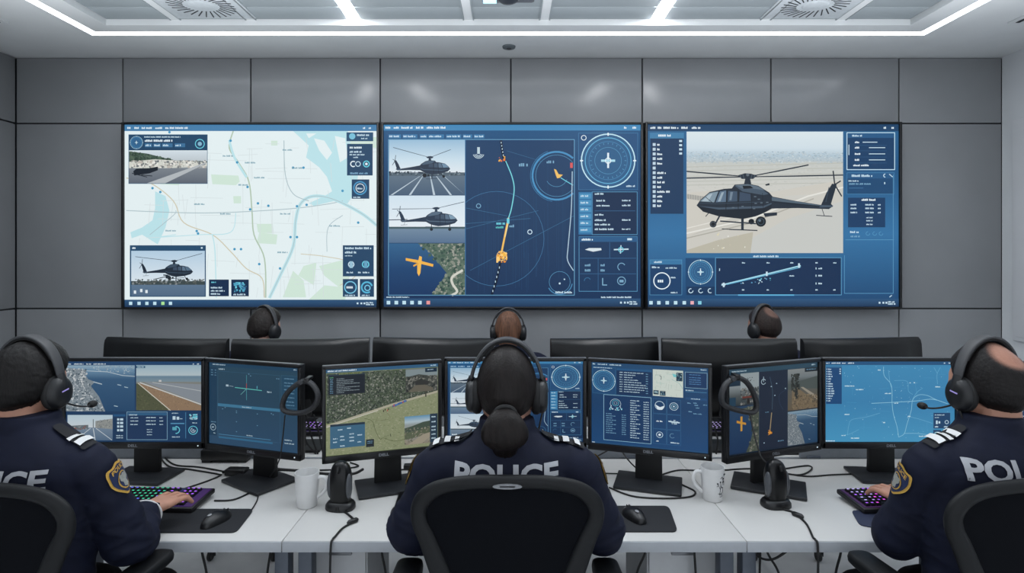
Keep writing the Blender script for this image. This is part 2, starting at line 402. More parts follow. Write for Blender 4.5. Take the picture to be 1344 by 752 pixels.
def draw_map(cv, X, Y, base, water, park, rd, major, dots=True):
    # X,Y map unit coords 0..1000, 0..700
    def T(l): return [(X(a), Y(b)) for a, b in l]
    cv.poly(T([(640, 0), (700, 60), (690, 110), (740, 150), (770, 190), (790, 250), (760, 270), (720, 290), (700, 300), (720, 310), (800, 290), (850, 300), (880, 250), (890, 180), (870, 100), (860, 30), (850, 0)]), water)
    cv.poly(T([(720, 30), (760, 40), (790, 90), (770, 120), (740, 80)]), base); cv.poly(T([(800, 20), (840, 30), (850, 110), (820, 130)]), base); cv.poly(T([(690, 10), (730, 10), (700, 30)]), base)
    cv.poly(T([(110, 250), (150, 270), (165, 330), (150, 400), (120, 470), (60, 430), (20, 445), (15, 420), (60, 400), (100, 370), (110, 320)]), water)
    for p in ([(325, 180), (430, 185), (435, 210), (420, 225), (330, 220)], [(500, 385), (560, 385), (560, 425), (505, 420)], [(510, 420), (580, 430), (575, 470), (500, 465)], [(680, 560), (730, 545), (720, 640), (660, 600)], [(740, 560), (830, 535), (870, 580), (830, 660), (760, 600)], [(640, 580), (680, 620), (690, 690), (600, 690)], [(760, 640), (850, 650), (840, 700), (700, 700)], [(860, 25), (960, 25), (960, 70), (860, 60)], [(120, 195), (220, 200), (200, 225), (130, 220)], [(555, 40), (580, 40), (580, 60), (556, 60)], [(410, 270), (440, 270), (440, 300), (412, 300)]): cv.poly(T(p), park)
    rnd = random.Random(3)
    for i in range(130):
        x = rnd.randint(40, 940); y = rnd.randint(20, 680); L = rnd.randint(30, 170); sk = rnd.uniform(-12, 12)
        if rnd.random() < .5: cv.line(T([(x, y), (min(x + L, 960), y + sk * .4)]), 1.7, rd)
        else: cv.line(T([(x, y), (x + sk, min(y + L, 690))]), 1.7, rd)
    g = major
    cv.curve(T([(410, 0), (395, 70), (430, 130), (470, 210), (482, 330), (490, 430), (530, 530), (535, 690)]), 5, g[0])
    cv.curve(T([(395, 40), (415, 110), (460, 190)]), 9, water)
    cv.curve(T([(0, 195), (90, 215), (180, 290), (220, 380), (330, 430), (400, 500), (460, 570), (520, 610), (530, 690)]), 4, g[1])
    cv.curve(T([(0, 330), (300, 340), (600, 325), (760, 305), (830, 290)]), 3, g[2])
    cv.curve(T([(960, 390), (900, 340), (800, 285), (720, 270), (670, 300), (650, 370), (640, 480), (590, 600), (550, 690)]), 12, water)
    cv.curve(T([(960, 390), (900, 340), (800, 285), (720, 270), (670, 300), (650, 370), (640, 480), (590, 600), (550, 690)]), 2.5, g[2])
    cv.curve(T([(605, 40), (610, 180), (640, 260), (700, 290)]), 3, g[2]); cv.curve(T([(190, 430), (130, 440), (280, 430), (400, 420), (420, 340)]), 3, water)
    cv.curve(T([(330, 430), (340, 500), (345, 690)]), 4, water); cv.curve(T([(670, 510), (760, 520), (860, 545), (880, 600), (820, 640)]), 3, g[1])
    cv.curve(T([(770, 500), (775, 400), (830, 350)]), 2.5, g[2]); cv.curve(T([(90, 430), (180, 350), (190, 330)]), 2.5, g[2])
    if dots:
        for x, y in ((400, 40), (425, 130), (465, 232), (475, 325), (505, 300), (545, 310), (655, 312), (692, 306), (100, 237), (270, 415), (130, 253), (165, 5), (830, 248), (415, 490), (440, 490), (510, 552), (630, 440), (655, 440), (640, 152), (680, 152), (890, 380), (275, 425), (590, 570)):
            cv.disc(X(x), Y(y), 5, (70, 150, 190), 10)
        for x, y in ((455, 128), (635, 150), (370, 100), (430, 220), (600, 75), (360, 340), (590, 340), (260, 300), (150, 410), (580, 500), (780, 390), (490, 190)): cv.words(X(x), Y(y), 42, 6, (120, 160, 175))

def ui_map_wall(w, h):
    cv = Canvas(w, h, 35, 40, 998, 737)
    cv.rect(35, 40, 998, 737, (226, 238, 240))
    draw_map(cv, lambda a: 42 + a * .994, lambda b: 64 + b * .922, (226, 238, 240), (186, 224, 231), (206, 228, 214), (210, 220, 222), ((176, 196, 176), (206, 200, 178), (170, 190, 196)))
    topbar(cv, 40, 64, ((45, 62), (72, 92), (100, 145), (152, 182), (190, 278), (945, 955), (967, 980)), (68, 124, 168))
    taskbar(cv, 709, 737, (58, 90, 120, 150, 181, 210), {4: (170, 225, 150)})
    # top-left panel and runway picture
    cv.rect(50, 78, 351, 138, (32, 68, 100)); compass(cv, 80, 108, 24); cv.ring(322, 113, 17, 3, CY); cv.disc(322, 113, 8, (130, 180, 205))
    cv.words(110, 84, 140, 5, TX); cv.words(112, 97, 110, 8, WH)
    for a in (112, 145, 178, 226): cv.rect(a, 111, a + (28 if a < 170 else 40), 126, (60, 110, 150)); cv.words(a + 3, 115, 24, 7, TX)
    cv.grad(52, 140, 350, 206, [(0, (206, 218, 226)), (.5, (190, 200, 206)), (1, (150, 158, 160))]); cv.poly([(52, 142), (120, 150), (180, 165), (220, 176), (350, 180), (350, 190), (52, 205)], (70, 88, 78))
    cv.scatter(260, (53, 142, 220, 176), 5, [(60, 82, 66), (86, 104, 88), (44, 60, 52)], lambda x, y: y > 140 + (x - 52) * .19)
    cv.poly([(52, 182), (150, 172), (350, 184), (350, 198), (52, 215)], (206, 208, 200)); cv.scatter(170, (60, 176, 345, 206), 6, [(150, 150, 146), (226, 224, 218), (110, 116, 120), (186, 180, 172)])
    cv.grad(52, 206, 350, 264, [(0, (122, 130, 138)), (1, (92, 100, 112))]); cv.poly([(340, 186), (351, 186), (190, 264), (120, 264)], (176, 182, 186))
    cv.poly([(68, 218), (80, 208), (130, 206), (162, 200), (162, 214), (130, 226), (72, 234)], (26, 34, 44)); cv.line([(64, 226), (120, 240)], 3, (26, 34, 44)); cv.line([(100, 232), (140, 236)], 3, (30, 38, 46))
    cv.frame(51, 78, 351, 265, 2, (60, 100, 130))
    # bottom-left helicopter picture
    cv.rect(55, 501, 345, 698, (36, 74, 106)); cv.words(64, 508, 14, 7, WH); cv.rect(326, 508, 333, 514, TX)
    cv.grad(60, 522, 341, 645, [(0, (176, 202, 222)), (1, (214, 226, 234))]); cv.grad(60, 652, 341, 695, [(0, (92, 116, 140)), (1, (80, 104, 130))])
    cv.rect(60, 638, 341, 652, (60, 72, 74)); cv.scatter(150, (60, 630, 341, 652), 5, [(60, 72, 74), (130, 136, 138), (84, 90, 88)])
    heli(cv, 224, 562, .37, -1, (30, 42, 56), (58, 76, 94), (84, 108, 130), rotor=((-290, -80), (400, -48), (60, -8)), gear=True)
    cv.line([(145, 632), (205, 618)], 3, (40, 50, 58)); cv.rect(192, 616, 207, 628, (34, 44, 54))
    for a, b in ((74, 682), (98, 676), (118, 680)): cv.rect(a - 4, b - 8, a + 5, b + 4, (220, 230, 236))
    # small panels
    panel(cv, 357, 632, 433, 696, DEEP, None); cv.words(366, 640, 20, 5, CY); cv.words(364, 660, 46, 6, TX); cv.words(364, 672, 54, 6, TX); cv.words(364, 684, 40, 6, TX)
    panel(cv, 442, 632, 509, 696, DEEP, None); cv.scatter(26, (450, 642, 500, 680), 8, [CY, (80, 160, 190), (60, 120, 160)]); cv.words(450, 686, 50, 6, TX)
    cv.rect(882, 69, 984, 103, (38, 78, 112)); cv.disc(904, 84, 12, (120, 190, 215)); cv.words(922, 76, 50, 7, TX); cv.words(938, 90, 26, 5, TX)
    cv.rect(884, 113, 982, 234, (34, 68, 100)); cv.words(894, 124, 54, 7, WH); cv.words(894, 140, 48, 7, TX); cv.words(894, 152, 58, 5, TX); cv.words(908, 162, 24, 5, TX)
    cv.ring(908, 190, 10, 4, WH, 60, 300); cv.ring(926, 190, 9, 3, TX); cv.ring(958, 190, 11, 4, CY); cv.disc(958, 190, 5, WH); cv.words(896, 222, 70, 7, DIMTX)
    cv.rect(902, 249, 969, 323, (34, 68, 100)); cv.ring(934, 282, 24, 5, (80, 150, 195)); cv.ring(934, 282, 16, 2.5, WH); cv.words(922, 280, 26, 7, TX); cv.words(908, 315, 30, 5, TX)
    cv.rect(868, 501, 986, 620, (34, 68, 100)); cv.words(876, 508, 102, 8, TX); cv.words(876, 524, 46, 8, TX); cv.words(876, 539, 30, 4, TX); cv.ring(900, 574, 10, 4, TX); cv.ring(955, 574, 12, 4, CY); cv.rect(894, 562, 906, 588, (150, 190, 210)); cv.rect(949, 560, 962, 588, (100, 160, 190)); cv.words(882, 602, 30, 6, TX); cv.words(926, 602, 14, 6, TX); cv.words(944, 602, 28, 6, TX)
    panel(cv, 868, 630, 926, 698, (34, 68, 100), None); cv.ring(897, 662, 22, 4, (120, 195, 225)); cv.words(882, 658, 28, 8, WH); cv.words(876, 690, 40, 5, TX)
    panel(cv, 933, 630, 987, 698, (34, 68, 100), None); cv.ring(960, 662, 20, 6, (90, 180, 215), 60, 340); cv.ring(962, 664, 10, 4, (120, 195, 225)); cv.words(940, 690, 30, 5, TX)
    return cv

def pic_heli_apron(cv, x0, y0, x1, y1, sc=1.0):
    W, H = x1 - x0, y1 - y0
    cv.grad(x0, y0, x1, y0 + H * .62, [(0, (150, 186, 212)), (.6, (200, 220, 232)), (1, (222, 230, 236))])
    cv.grad(x0, y0 + H * .62, x1, y1, [(0, (96, 114, 130)), (1, (70, 92, 116))])
    cv.rect(x0, y0 + H * .59, x1, y0 + H * .65, (80, 96, 108)); cv.scatter(60, (x0, y0 + H * .57, x1, y0 + H * .65), W * .018, [(60, 76, 86), (120, 134, 144), (44, 58, 68)])
    for a, b in ((.38, .02), (.42, .26), (.52, .58), (.6, .8), (.7, 1.0)):
        cv.poly([(x0 + W * (a + .02), y0 + H * .66), (x0 + W * (a + .03), y0 + H * .66), (x0 + W * min(1, b + .03), y1), (x0 + W * b, y1)], (184, 200, 212))
def draw_center(cv, X0=0, small=False):
    # central tracking display in a 981 x 699 unit box
    S = lambda v: v
    cv.grad(0, 0, 981, 699, [(0, (34, 84, 128)), (.3, (26, 64, 104)), (1, (20, 48, 84))])
    cv.rect(0, 0, 981, 22, (64, 132, 180)); 
    for a, b in ((6, 28), (38, 58), (67, 114), (123, 155), (164, 240), (918, 928), (950, 966)): cv.words(a, 7, b - a, 8, WH)
    for a, b in ((18, 66), (72, 128), (138, 166), (170, 230), (238, 296), (302, 338), (344, 384)): cv.rect(a, 37, b, 52, (52, 116, 164)); cv.words(a + 3, 41, b - a - 6, 7, TX)
    # map
    cv.grad(314, 58, 726, 654, [(0, (28, 62, 100)), (.5, (27, 58, 94)), (1, (22, 50, 86))])
    for _ in range(50):
        x = random.uniform(330, 700); cv.rect(x, random.uniform(70, 500), x + 1.2, random.uniform(500, 650), (30, 66, 104))
    
    cv.ring(430, 438, 182, 1.6, (66, 118, 160)); cv.line([(314, 380), (560, 360)], 1.4, (60, 112, 150)); cv.line([(314, 400), (590, 330)], 1.4, (60, 112, 150)); cv.line([(330, 560), (726, 350)], 1.4, (60, 112, 150)); cv.line([(314, 320), (470, 350)], 1.4, (60, 112, 150))
    cv.line([(470, 100), (600, 140)], 1.2, (60, 112, 150))
    cv.curve([(448, 62), (456, 120), (470, 150)], 9, (20, 32, 52)); cv.curve([(445, 530), (430, 600), (412, 654)], 9, (18, 30, 50))
    for i in range(5): cv.rect(447 + i * 2, 66 + i * 12, 450 + i * 2, 72 + i * 12, TX)
    for i in range(6): cv.rect(440 - i * 5, 545 + i * 18, 443 - i * 5, 553 + i * 18, TX)
    cv.curve([(466, 140), (490, 200), (498, 250), (488, 320), (476, 360)], 4, (120, 210, 220)); cv.curve([(476, 360), (462, 430), (448, 500)], 7, (240, 190, 96)); cv.curve([(478, 366), (464, 430)], 3, (250, 226, 160))
    cv.scatter(40, (430, 485, 472, 530), 7, [GOLD, (255, 205, 120), (220, 140, 50)]); cv.ring(450, 504, 18, 2, (250, 210, 130)); cv.scatter(10, (438, 118, 468, 142), 5, [(230, 120, 60), GOLD])
    cv.words(430, 376, 36, 8, CY); cv.words(428, 390, 30, 8, (90, 190, 190)); cv.rect(470, 360, 480, 380, CY); cv.words(480, 384, 24, 10, DIMTX); cv.words(516, 148, 40, 12, DIMTX); cv.ring(362, 312, 8, 3, DIMTX); cv.ring(558, 412, 8, 3, TX); cv.words(622, 138, 30, 10, DIMTX)
    for r in (9, 15, 21): cv.ring(362, 112 - r * .2, r, 2.5, (190, 210, 220), 20, 160)
    cv.rect(357, 86, 367, 112, (190, 210, 220))
    cv.ring(660, 196, 92, 7, (74, 142, 190), 48, 312); cv.ring(660, 196, 80, 1.5, LN, 40, 320); cv.ring(660, 196, 100, 2, (60, 120, 165), 100, 250); cv.ring(660, 196, 42, 1.5, LN, 20, 150)
    cv.poly([(650, 170), (658, 172), (668, 190), (684, 192), (672, 204), (662, 206), (656, 190)], (236, 190, 100)); cv.line([(676, 204), (722, 232)], 3, CY); cv.rect(712, 146, 722, 166, (210, 90, 90))
    cv.curve([(720, 180), (716, 330), (704, 470), (702, 520), (724, 560)], 3.5, (170, 196, 214)); cv.ring(672, 604, 40, 1.5, (90, 150, 190)); cv.ring(672, 604, 48, 4, (70, 128, 170), 10, 150); cv.disc(672, 610, 4, TX, 8); cv.disc(690, 594, 3, TX, 8); cv.words(656, 640, 64, 8, TX)
    # pictures
    pic_heli_apron(cv, 20, 58, 310, 270)
    heli(cv, 176, 126, .40, -1, (38, 52, 70), (72, 92, 112), (110, 140, 165), rotor=((350, -98), (-200, -75)), gear=True)
    cv.grad(20, 272, 310, 398, [(0, (206, 224, 236)), (1, (226, 234, 240))]); cv.grad(20, 398, 310, 454, [(0, (112, 136, 158)), (1, (84, 110, 140))]); cv.rect(20, 392, 310, 400, (70, 92, 100))
    heli(cv, 200, 322, .42, -1, (40, 56, 76), (84, 104, 124), (126, 154, 176), rotor=((-255, -60), (400, 4)), gear=False)
    for x in (182, 252): cv.line([(x, 380), (x, 402)], 3, (40, 50, 60)); cv.disc(x, 402, 6, (30, 38, 46), 12)
    cv.line([(160, 392), (280, 394)], 2, (60, 74, 88)); cv.line([(20, 366), (90, 364)], 3, (40, 56, 76))
    cv.grad(20, 456, 310, 654, [(0, (48, 96, 138)), (.5, (26, 66, 110)), (1, (20, 52, 94))])
    cv.poly([(130, 456), (310, 456), (310, 654), (185, 654), (215, 610), (240, 570), (200, 520), (176, 490)], (84, 104, 92))
    ok = lambda x, y: (x > 130 + (y - 456) * .75 if y < 520 else (x > 178 + (y - 490) * .75 if y < 570 else x > 240 - (y - 570) * .65))
    cv.scatter(520, (130, 456, 310, 654), 7, [(66, 92, 78), (96, 116, 100), (132, 140, 128), (48, 72, 66), (150, 152, 142)], ok)
    cv.curve([(300, 560), (262, 585), (262, 610), (280, 640), (262, 654)], 9, (206, 206, 196))
    cv.poly([(84, 512), (130, 520), (190, 536), (188, 546), (130, 532), (84, 522)], (236, 176, 72)); cv.poly([(136, 504), (146, 508), (140, 570), (134, 582), (128, 570), (128, 540)], (240, 184, 80)); cv.poly([(112, 540), (130, 530), (134, 536), (114, 546)], (226, 164, 64))
    cv.frame(18, 57, 728, 655, 2.5, (104, 160, 196)); cv.rect(310, 58, 313, 655, (60, 112, 156))
    # right column
    cv.rect(744, 32, 970, 250, (34, 78, 122)); cv.frame(744, 32, 970, 250, 1.5, (70, 126, 168)); compass(cv, 857, 138, 102); cv.ring(764, 50, 9, 2.5, WH); cv.words(926, 232, 36, 7, TX)
    cv.rect(744, 258, 796, 422, (48, 112, 160))
    for i in range(6): cv.rect(748, 264 + i * 26, 792, 284 + i * 26, (72, 142, 186)); cv.words(752, 270 + i * 26, 32, 7, TX)
    cv.rect(800, 258, 968, 422, (20, 44, 76)); cv.frame(796, 258, 968, 422, 2, LN)
    for y_, a, b in ((262, 806, 840), (288, 812, 850), (307, 812, 870), (342, 806, 840), (363, 806, 850), (380, 806, 866), (398, 806, 880)): cv.words(a, y_, b - a, 7, TX)
    cv.rect(806, 330, 960, 332, (50, 96, 138))
    for y_ in (288, 307, 363, 398): cv.words(910, y_, 34, 6, TX)
    cv.rect(746, 430, 968, 640, (24, 54, 90)); cv.frame(746, 430, 968, 640, 2, LN); cv.rect(746, 430, 968, 450, MID); cv.words(756, 437, 48, 8, WH); cv.rect(930, 436, 948, 444, TX)
    for y_ in (512, 572): cv.rect(750, y_, 964, y_ + 2, (52, 98, 140))
    for x_ in (862, 818): cv.rect(x_, 452 if x_ == 862 else 514, x_ + 2, 512 if x_ == 862 else 636, (52, 98, 140))
    cv.poly([(768, 480), (784, 474), (830, 474), (832, 482), (800, 488)], (214, 226, 232)); cv.line([(880, 480), (934, 478)], 5, TX); cv.line([(906, 464), (904, 494)], 4, TX); cv.ring(906, 480, 9, 3, CY)
    for x_, y_ in ((778, 535), (838, 535), (778, 555), (838, 555)): cv.words(x_ - 10, y_, 24, 9, DIMTX)
    cv.ring(908, 546, 14, 3, DIMTX, 120, 330); cv.ring(778, 600, 12, 2.5, (60, 110, 150), 180, 330); cv.line([(836, 590), (836, 616), (852, 616)], 4, DIMTX); cv.ring(908, 600, 15, 3, DIMTX); cv.rect(900, 596, 916, 606, DIMTX)
    cv.words(10, 660, 90, 5, TX); cv.words(830, 660, 120, 6, TX)
def ui_center(w, h, dim=1.0, third=False):
    cv = Canvas(w, h, 0, 0, 981, 699, dim); draw_center(cv)
    if third:
        cv.grad(20, 456, 310, 590, [(0, (196, 216, 230)), (1, (222, 232, 238))]); cv.grad(20, 590, 310, 654, [(0, (120, 140, 158)), (1, (92, 114, 138))]); cv.rect(20, 584, 310, 592, (70, 86, 94))
        heli(cv, 190, 512, .38, -1, (36, 50, 66), (72, 92, 110), (110, 140, 162), rotor=((300, -100), (-150, 50)), gear=False)
        cv.words(30, 628, 40, 12, WH)
    taskbar(cv, 668, 699, (18, 48, 78, 108, 138, 170), {5: (230, 150, 150)}); return cv

def ui_heli_wall(w, h):
    cv = Canvas(w, h, 27, 36, 985, 737)
    cv.grad(27, 36, 985, 737, [(0, (44, 98, 142)), (.25, (36, 86, 130)), (.6, (52, 112, 160)), (1, (26, 66, 108))])
    cv.rect(27, 36, 985, 62, (30, 66, 102))
    for a, b in ((38, 58), (66, 82), (88, 146), (156, 184), (196, 230), (928, 942), (958, 970)): cv.words(a, 45, b - a, 8, WH)
    cv.rect(36, 68, 166, 90, (64, 124, 166)); cv.words(68, 75, 52, 8, WH); cv.rect(38, 90, 164, 380, (26, 56, 90))
    for i in range(14): cv.rect(47, 108 + i * 18.1, 58, 119 + i * 18.1, (190, 210, 224)); cv.words(64, 110 + i * 18.1, (14, 14, 26, 20, 24, 0, 36, 20, 32, 18, 50, 22, 20, 18)[i], 8, WH)
    for i in range(4): cv.rect(148, 96 + i * 16, 159, 104 + i * 16, TX)
    # picture
    cv.grad(176, 64, 773, 180, [(0, (216, 228, 232)), (.55, (206, 220, 228)), (.8, (176, 196, 208)), (1, (182, 192, 196))])
    cv.grad(176, 180, 773, 531, [(0, (192, 196, 192)), (.3, (202, 202, 196)), (.6, (196, 194, 186)), (1, (184, 182, 174))])
    cv.scatter(900, (176, 140, 773, 186), 4.5, [(166, 184, 194), (182, 196, 203), (200, 210, 214), (152, 172, 184), (190, 200, 204)], None, .45)
    cv.scatter(500, (176, 190, 773, 300), 7, [(196, 198, 194), (204, 204, 198), (188, 190, 184)], None, .25)
    for y_ in (200, 214, 236, 256, 270): cv.line([(176, y_), (773, y_ - random.uniform(4, 16))], 3, (184, 186, 178))
    cv.poly([(176, 300), (260, 292), (500, 296), (773, 250), (773, 300), (560, 310), (176, 470)], (202, 199, 190))
    cv.poly([(176, 468), (420, 400), (640, 320), (773, 285), (773, 531), (176, 531)], (200, 198, 190)); cv.poly([(400, 531), (430, 470), (560, 400), (773, 330), (773, 531)], (196, 198, 194))
    cv.poly([(176, 520), (300, 480), (430, 450), (420, 531), (176, 531)], (184, 180, 164)); cv.line([(176, 455), (420, 400), (640, 312), (773, 278)], 6, (224, 223, 216)); cv.line([(176, 474), (420, 416), (660, 322)], 4, (168, 166, 156)); cv.line([(176, 436), (340, 396)], 4, (220, 218, 210))
    for i in range(16): cv.rect(178 + i * 4.2, 304 + i * .6, 180 + i * 4.2, 322 + i * .6, (110, 116, 116))
    cv.scatter(12, (250, 450, 400, 520), 4, [(232, 232, 224), (214, 208, 180)])
    heli(cv, 409, 238, 1.0, 1, (36, 46, 58), (70, 86, 102), (126, 146, 160), rotor=((-233, -20), (-233, 6), (232, -47), (364, -8)))
    heli_detail(cv, 409, 238)
    cv.frame(175, 63, 774, 532, 2, (60, 110, 150))
    # lower strip
    cv.rect(172, 538, 768, 694, (28, 70, 112)); cv.rect(172, 538, 768, 550, (48, 104, 148)); cv.words(430, 540, 100, 7, TX); compass(cv, 229, 604, 46); cv.rect(176, 660, 284, 692, (22, 54, 90))
    for i, x_ in enumerate((192, 230, 266)): cv.ring(x_, 676, 8, 3, TX, 30 * i, 280)
    cv.rect(288, 550, 764, 690, (20, 46, 80)); cv.frame(286, 549, 766, 692, 2.5, LN)
    cv.line([(310, 654), (610, 580)], 5, (160, 214, 232)); cv.line([(330, 652), (610, 586)], 3, (96, 168, 204)); cv.scatter(60, (380, 600, 520, 650), 4, [TX, LN, CY], lambda x, y: abs(y - (662 - (x - 360) * .25)) < 9)
    for x_ in (318, 482, 605): cv.rect(x_ - 4, 645 - (x_ - 318) * .26, x_ + 3, 662 - (x_ - 318) * .26, TX)
    for x_ in (392, 486, 576, 672, 740): cv.words(x_ - 5, 566, 14, 5, TX); cv.words(x_ - 5, 670, 12, 5, TX)
    for y_ in (590, 618, 648): cv.rect(668, y_ - 4, 671, y_ + 4, TX); cv.words(678, y_ - 3, 18, 6, TX)
    cv.words(568, 616, 20, 5, TX); cv.rect(300, 590, 303, 600, TX); cv.words(310, 648, 18, 8, TX); cv.rect(372, 690, 586, 695, (96, 176, 216))
    cv.rect(36, 557, 158, 692, (26, 62, 102)); cv.rect(36, 557, 158, 575, (56, 116, 160)); cv.words(52, 562, 34, 7, TX); cv.words(44, 582, 30, 7, TX); cv.words(96, 585, 46, 6, TX); cv.ring(82, 638, 31, 4, WH); cv.words(66, 632, 34, 12, WH); cv.words(116, 622, 22, 6, TX); cv.words(116, 680, 26, 6, TX); cv.frame(36, 557, 158, 692, 1.5, LN)
    # right column
    panel(cv, 788, 68, 970, 210, (26, 62, 100), (190, 220, 236), 3); cv.rect(790, 70, 968, 88, MID); cv.words(808, 76, 40, 7, TX); cv.rect(794, 114, 797, 154, TX)
    for y_ in (104, 125, 149, 172): cv.words(818, y_ - 3, 24, 7, WH); cv.rect(848 if y_ == 104 else 872, y_ - 1, 904 if y_ == 104 else 934, y_ + 2, TX); cv.rect(816, y_ + 12, 940, y_ + 13, (56, 100, 140))
    cv.words(812, 190, 64, 7, WH)
    panel(cv, 788, 222, 968, 304, (30, 72, 112), (70, 126, 170), 2, 22); cv.ring(934, 233, 6, 3, TX, 90, 270); cv.line([(950, 228), (962, 238)], 3, TX); cv.words(794, 251, 42, 5, TX); cv.words(796, 262, 84, 6, DIMTX); cv.rect(796, 280, 850, 282, (70, 120, 160)); cv.rect(930, 258, 934, 266, TX)
    cv.rect(792, 318, 934, 432, (26, 60, 98)); cv.words(844, 322, 54, 8, WH)
    for y_ in (342, 356, 372): cv.words(802, y_, 26, 6, TX); cv.words(858, y_, 36, 6, TX); cv.words(906, y_, 12, 6, TX)
    for y_ in (392, 404, 418): cv.words(862, y_, 26, 5, TX)
    cv.words(800, 446, 38, 8, TX); cv.words(802, 464, 38, 6, DIMTX)
    for x_ in (868, 894, 918): cv.ring(x_, 456, 7, 2, LN, 0, 270)
    cv.line([(782, 480), (966, 480)], 2, LN); cv.line([(778, 540), (778, 686), (964, 686), (964, 230)], 2, (90, 150, 190)); cv.line([(950, 700), (958, 694)], 3, TX)
    taskbar(cv, 707, 737, (40, 70, 102, 134, 167, 197, 226), {5: (230, 170, 180), 6: (130, 200, 220)})
    return cv

def coast(cv, x0, y0, x1, y1):
    W, H = x1 - x0, y1 - y0
    cv.grad(x0, y0, x1, y1, [(0, (150, 178, 196)), (.1, (110, 146, 174)), (.3, (56, 92, 126)), (1, (38, 74, 110))])
    cv.poly([(x0, y0 + H * .05), (x0 + W * .3, y0 + H * .1), (x0 + W * .28, y0 + H * .2), (x0 + W * .32, y0 + H * .3), (x0 + W * .42, y0 + H * .36), (x0 + W * .36, y0 + H * .45), (x0 + W * .48, y0 + H * .68), (x0 + W * .57, y1), (x0, y1)], (130, 142, 150))
    def ok(x, y):
        v = (y - y0) / H; u = (x - x0) / W
        return u < (.3 if v < .3 else .3 + (v - .3) * .38)
    cv.scatter(700, (x0, y0 + H * .06, x0 + W * .58, y1), W * .016, [(186, 194, 198), (150, 160, 168), (92, 106, 116), (206, 210, 212), (74, 90, 100)], ok)
    cv.line([(x0 + W * .3, y0 + H * .12), (x0 + W * .6, y0 + H * .14), (x0 + W * .82, y0 + H * .22), (x1, y0 + H * .24)], H * .012, (196, 210, 218)); cv.line([(x0 + W * .4, y0 + H * .36), (x0 + W * .52, y0 + H * .41)], H * .02, (180, 196, 206))
    for a, b in ((.75, .42), (.85, .47), (.7, .88)): cv.line([(x0 + W * a, y0 + H * b), (x0 + W * (a + .05), y0 + H * (b + .015))], H * .016, (176, 198, 212))
    cv.scatter(120, (x0 + W * .35, y0, x1, y0 + H * .18), W * .012, [(150, 170, 184), (120, 146, 166), (176, 190, 198)], lambda x, y: (y - y0) / H < .03 + .18 * (x - x0) / W)

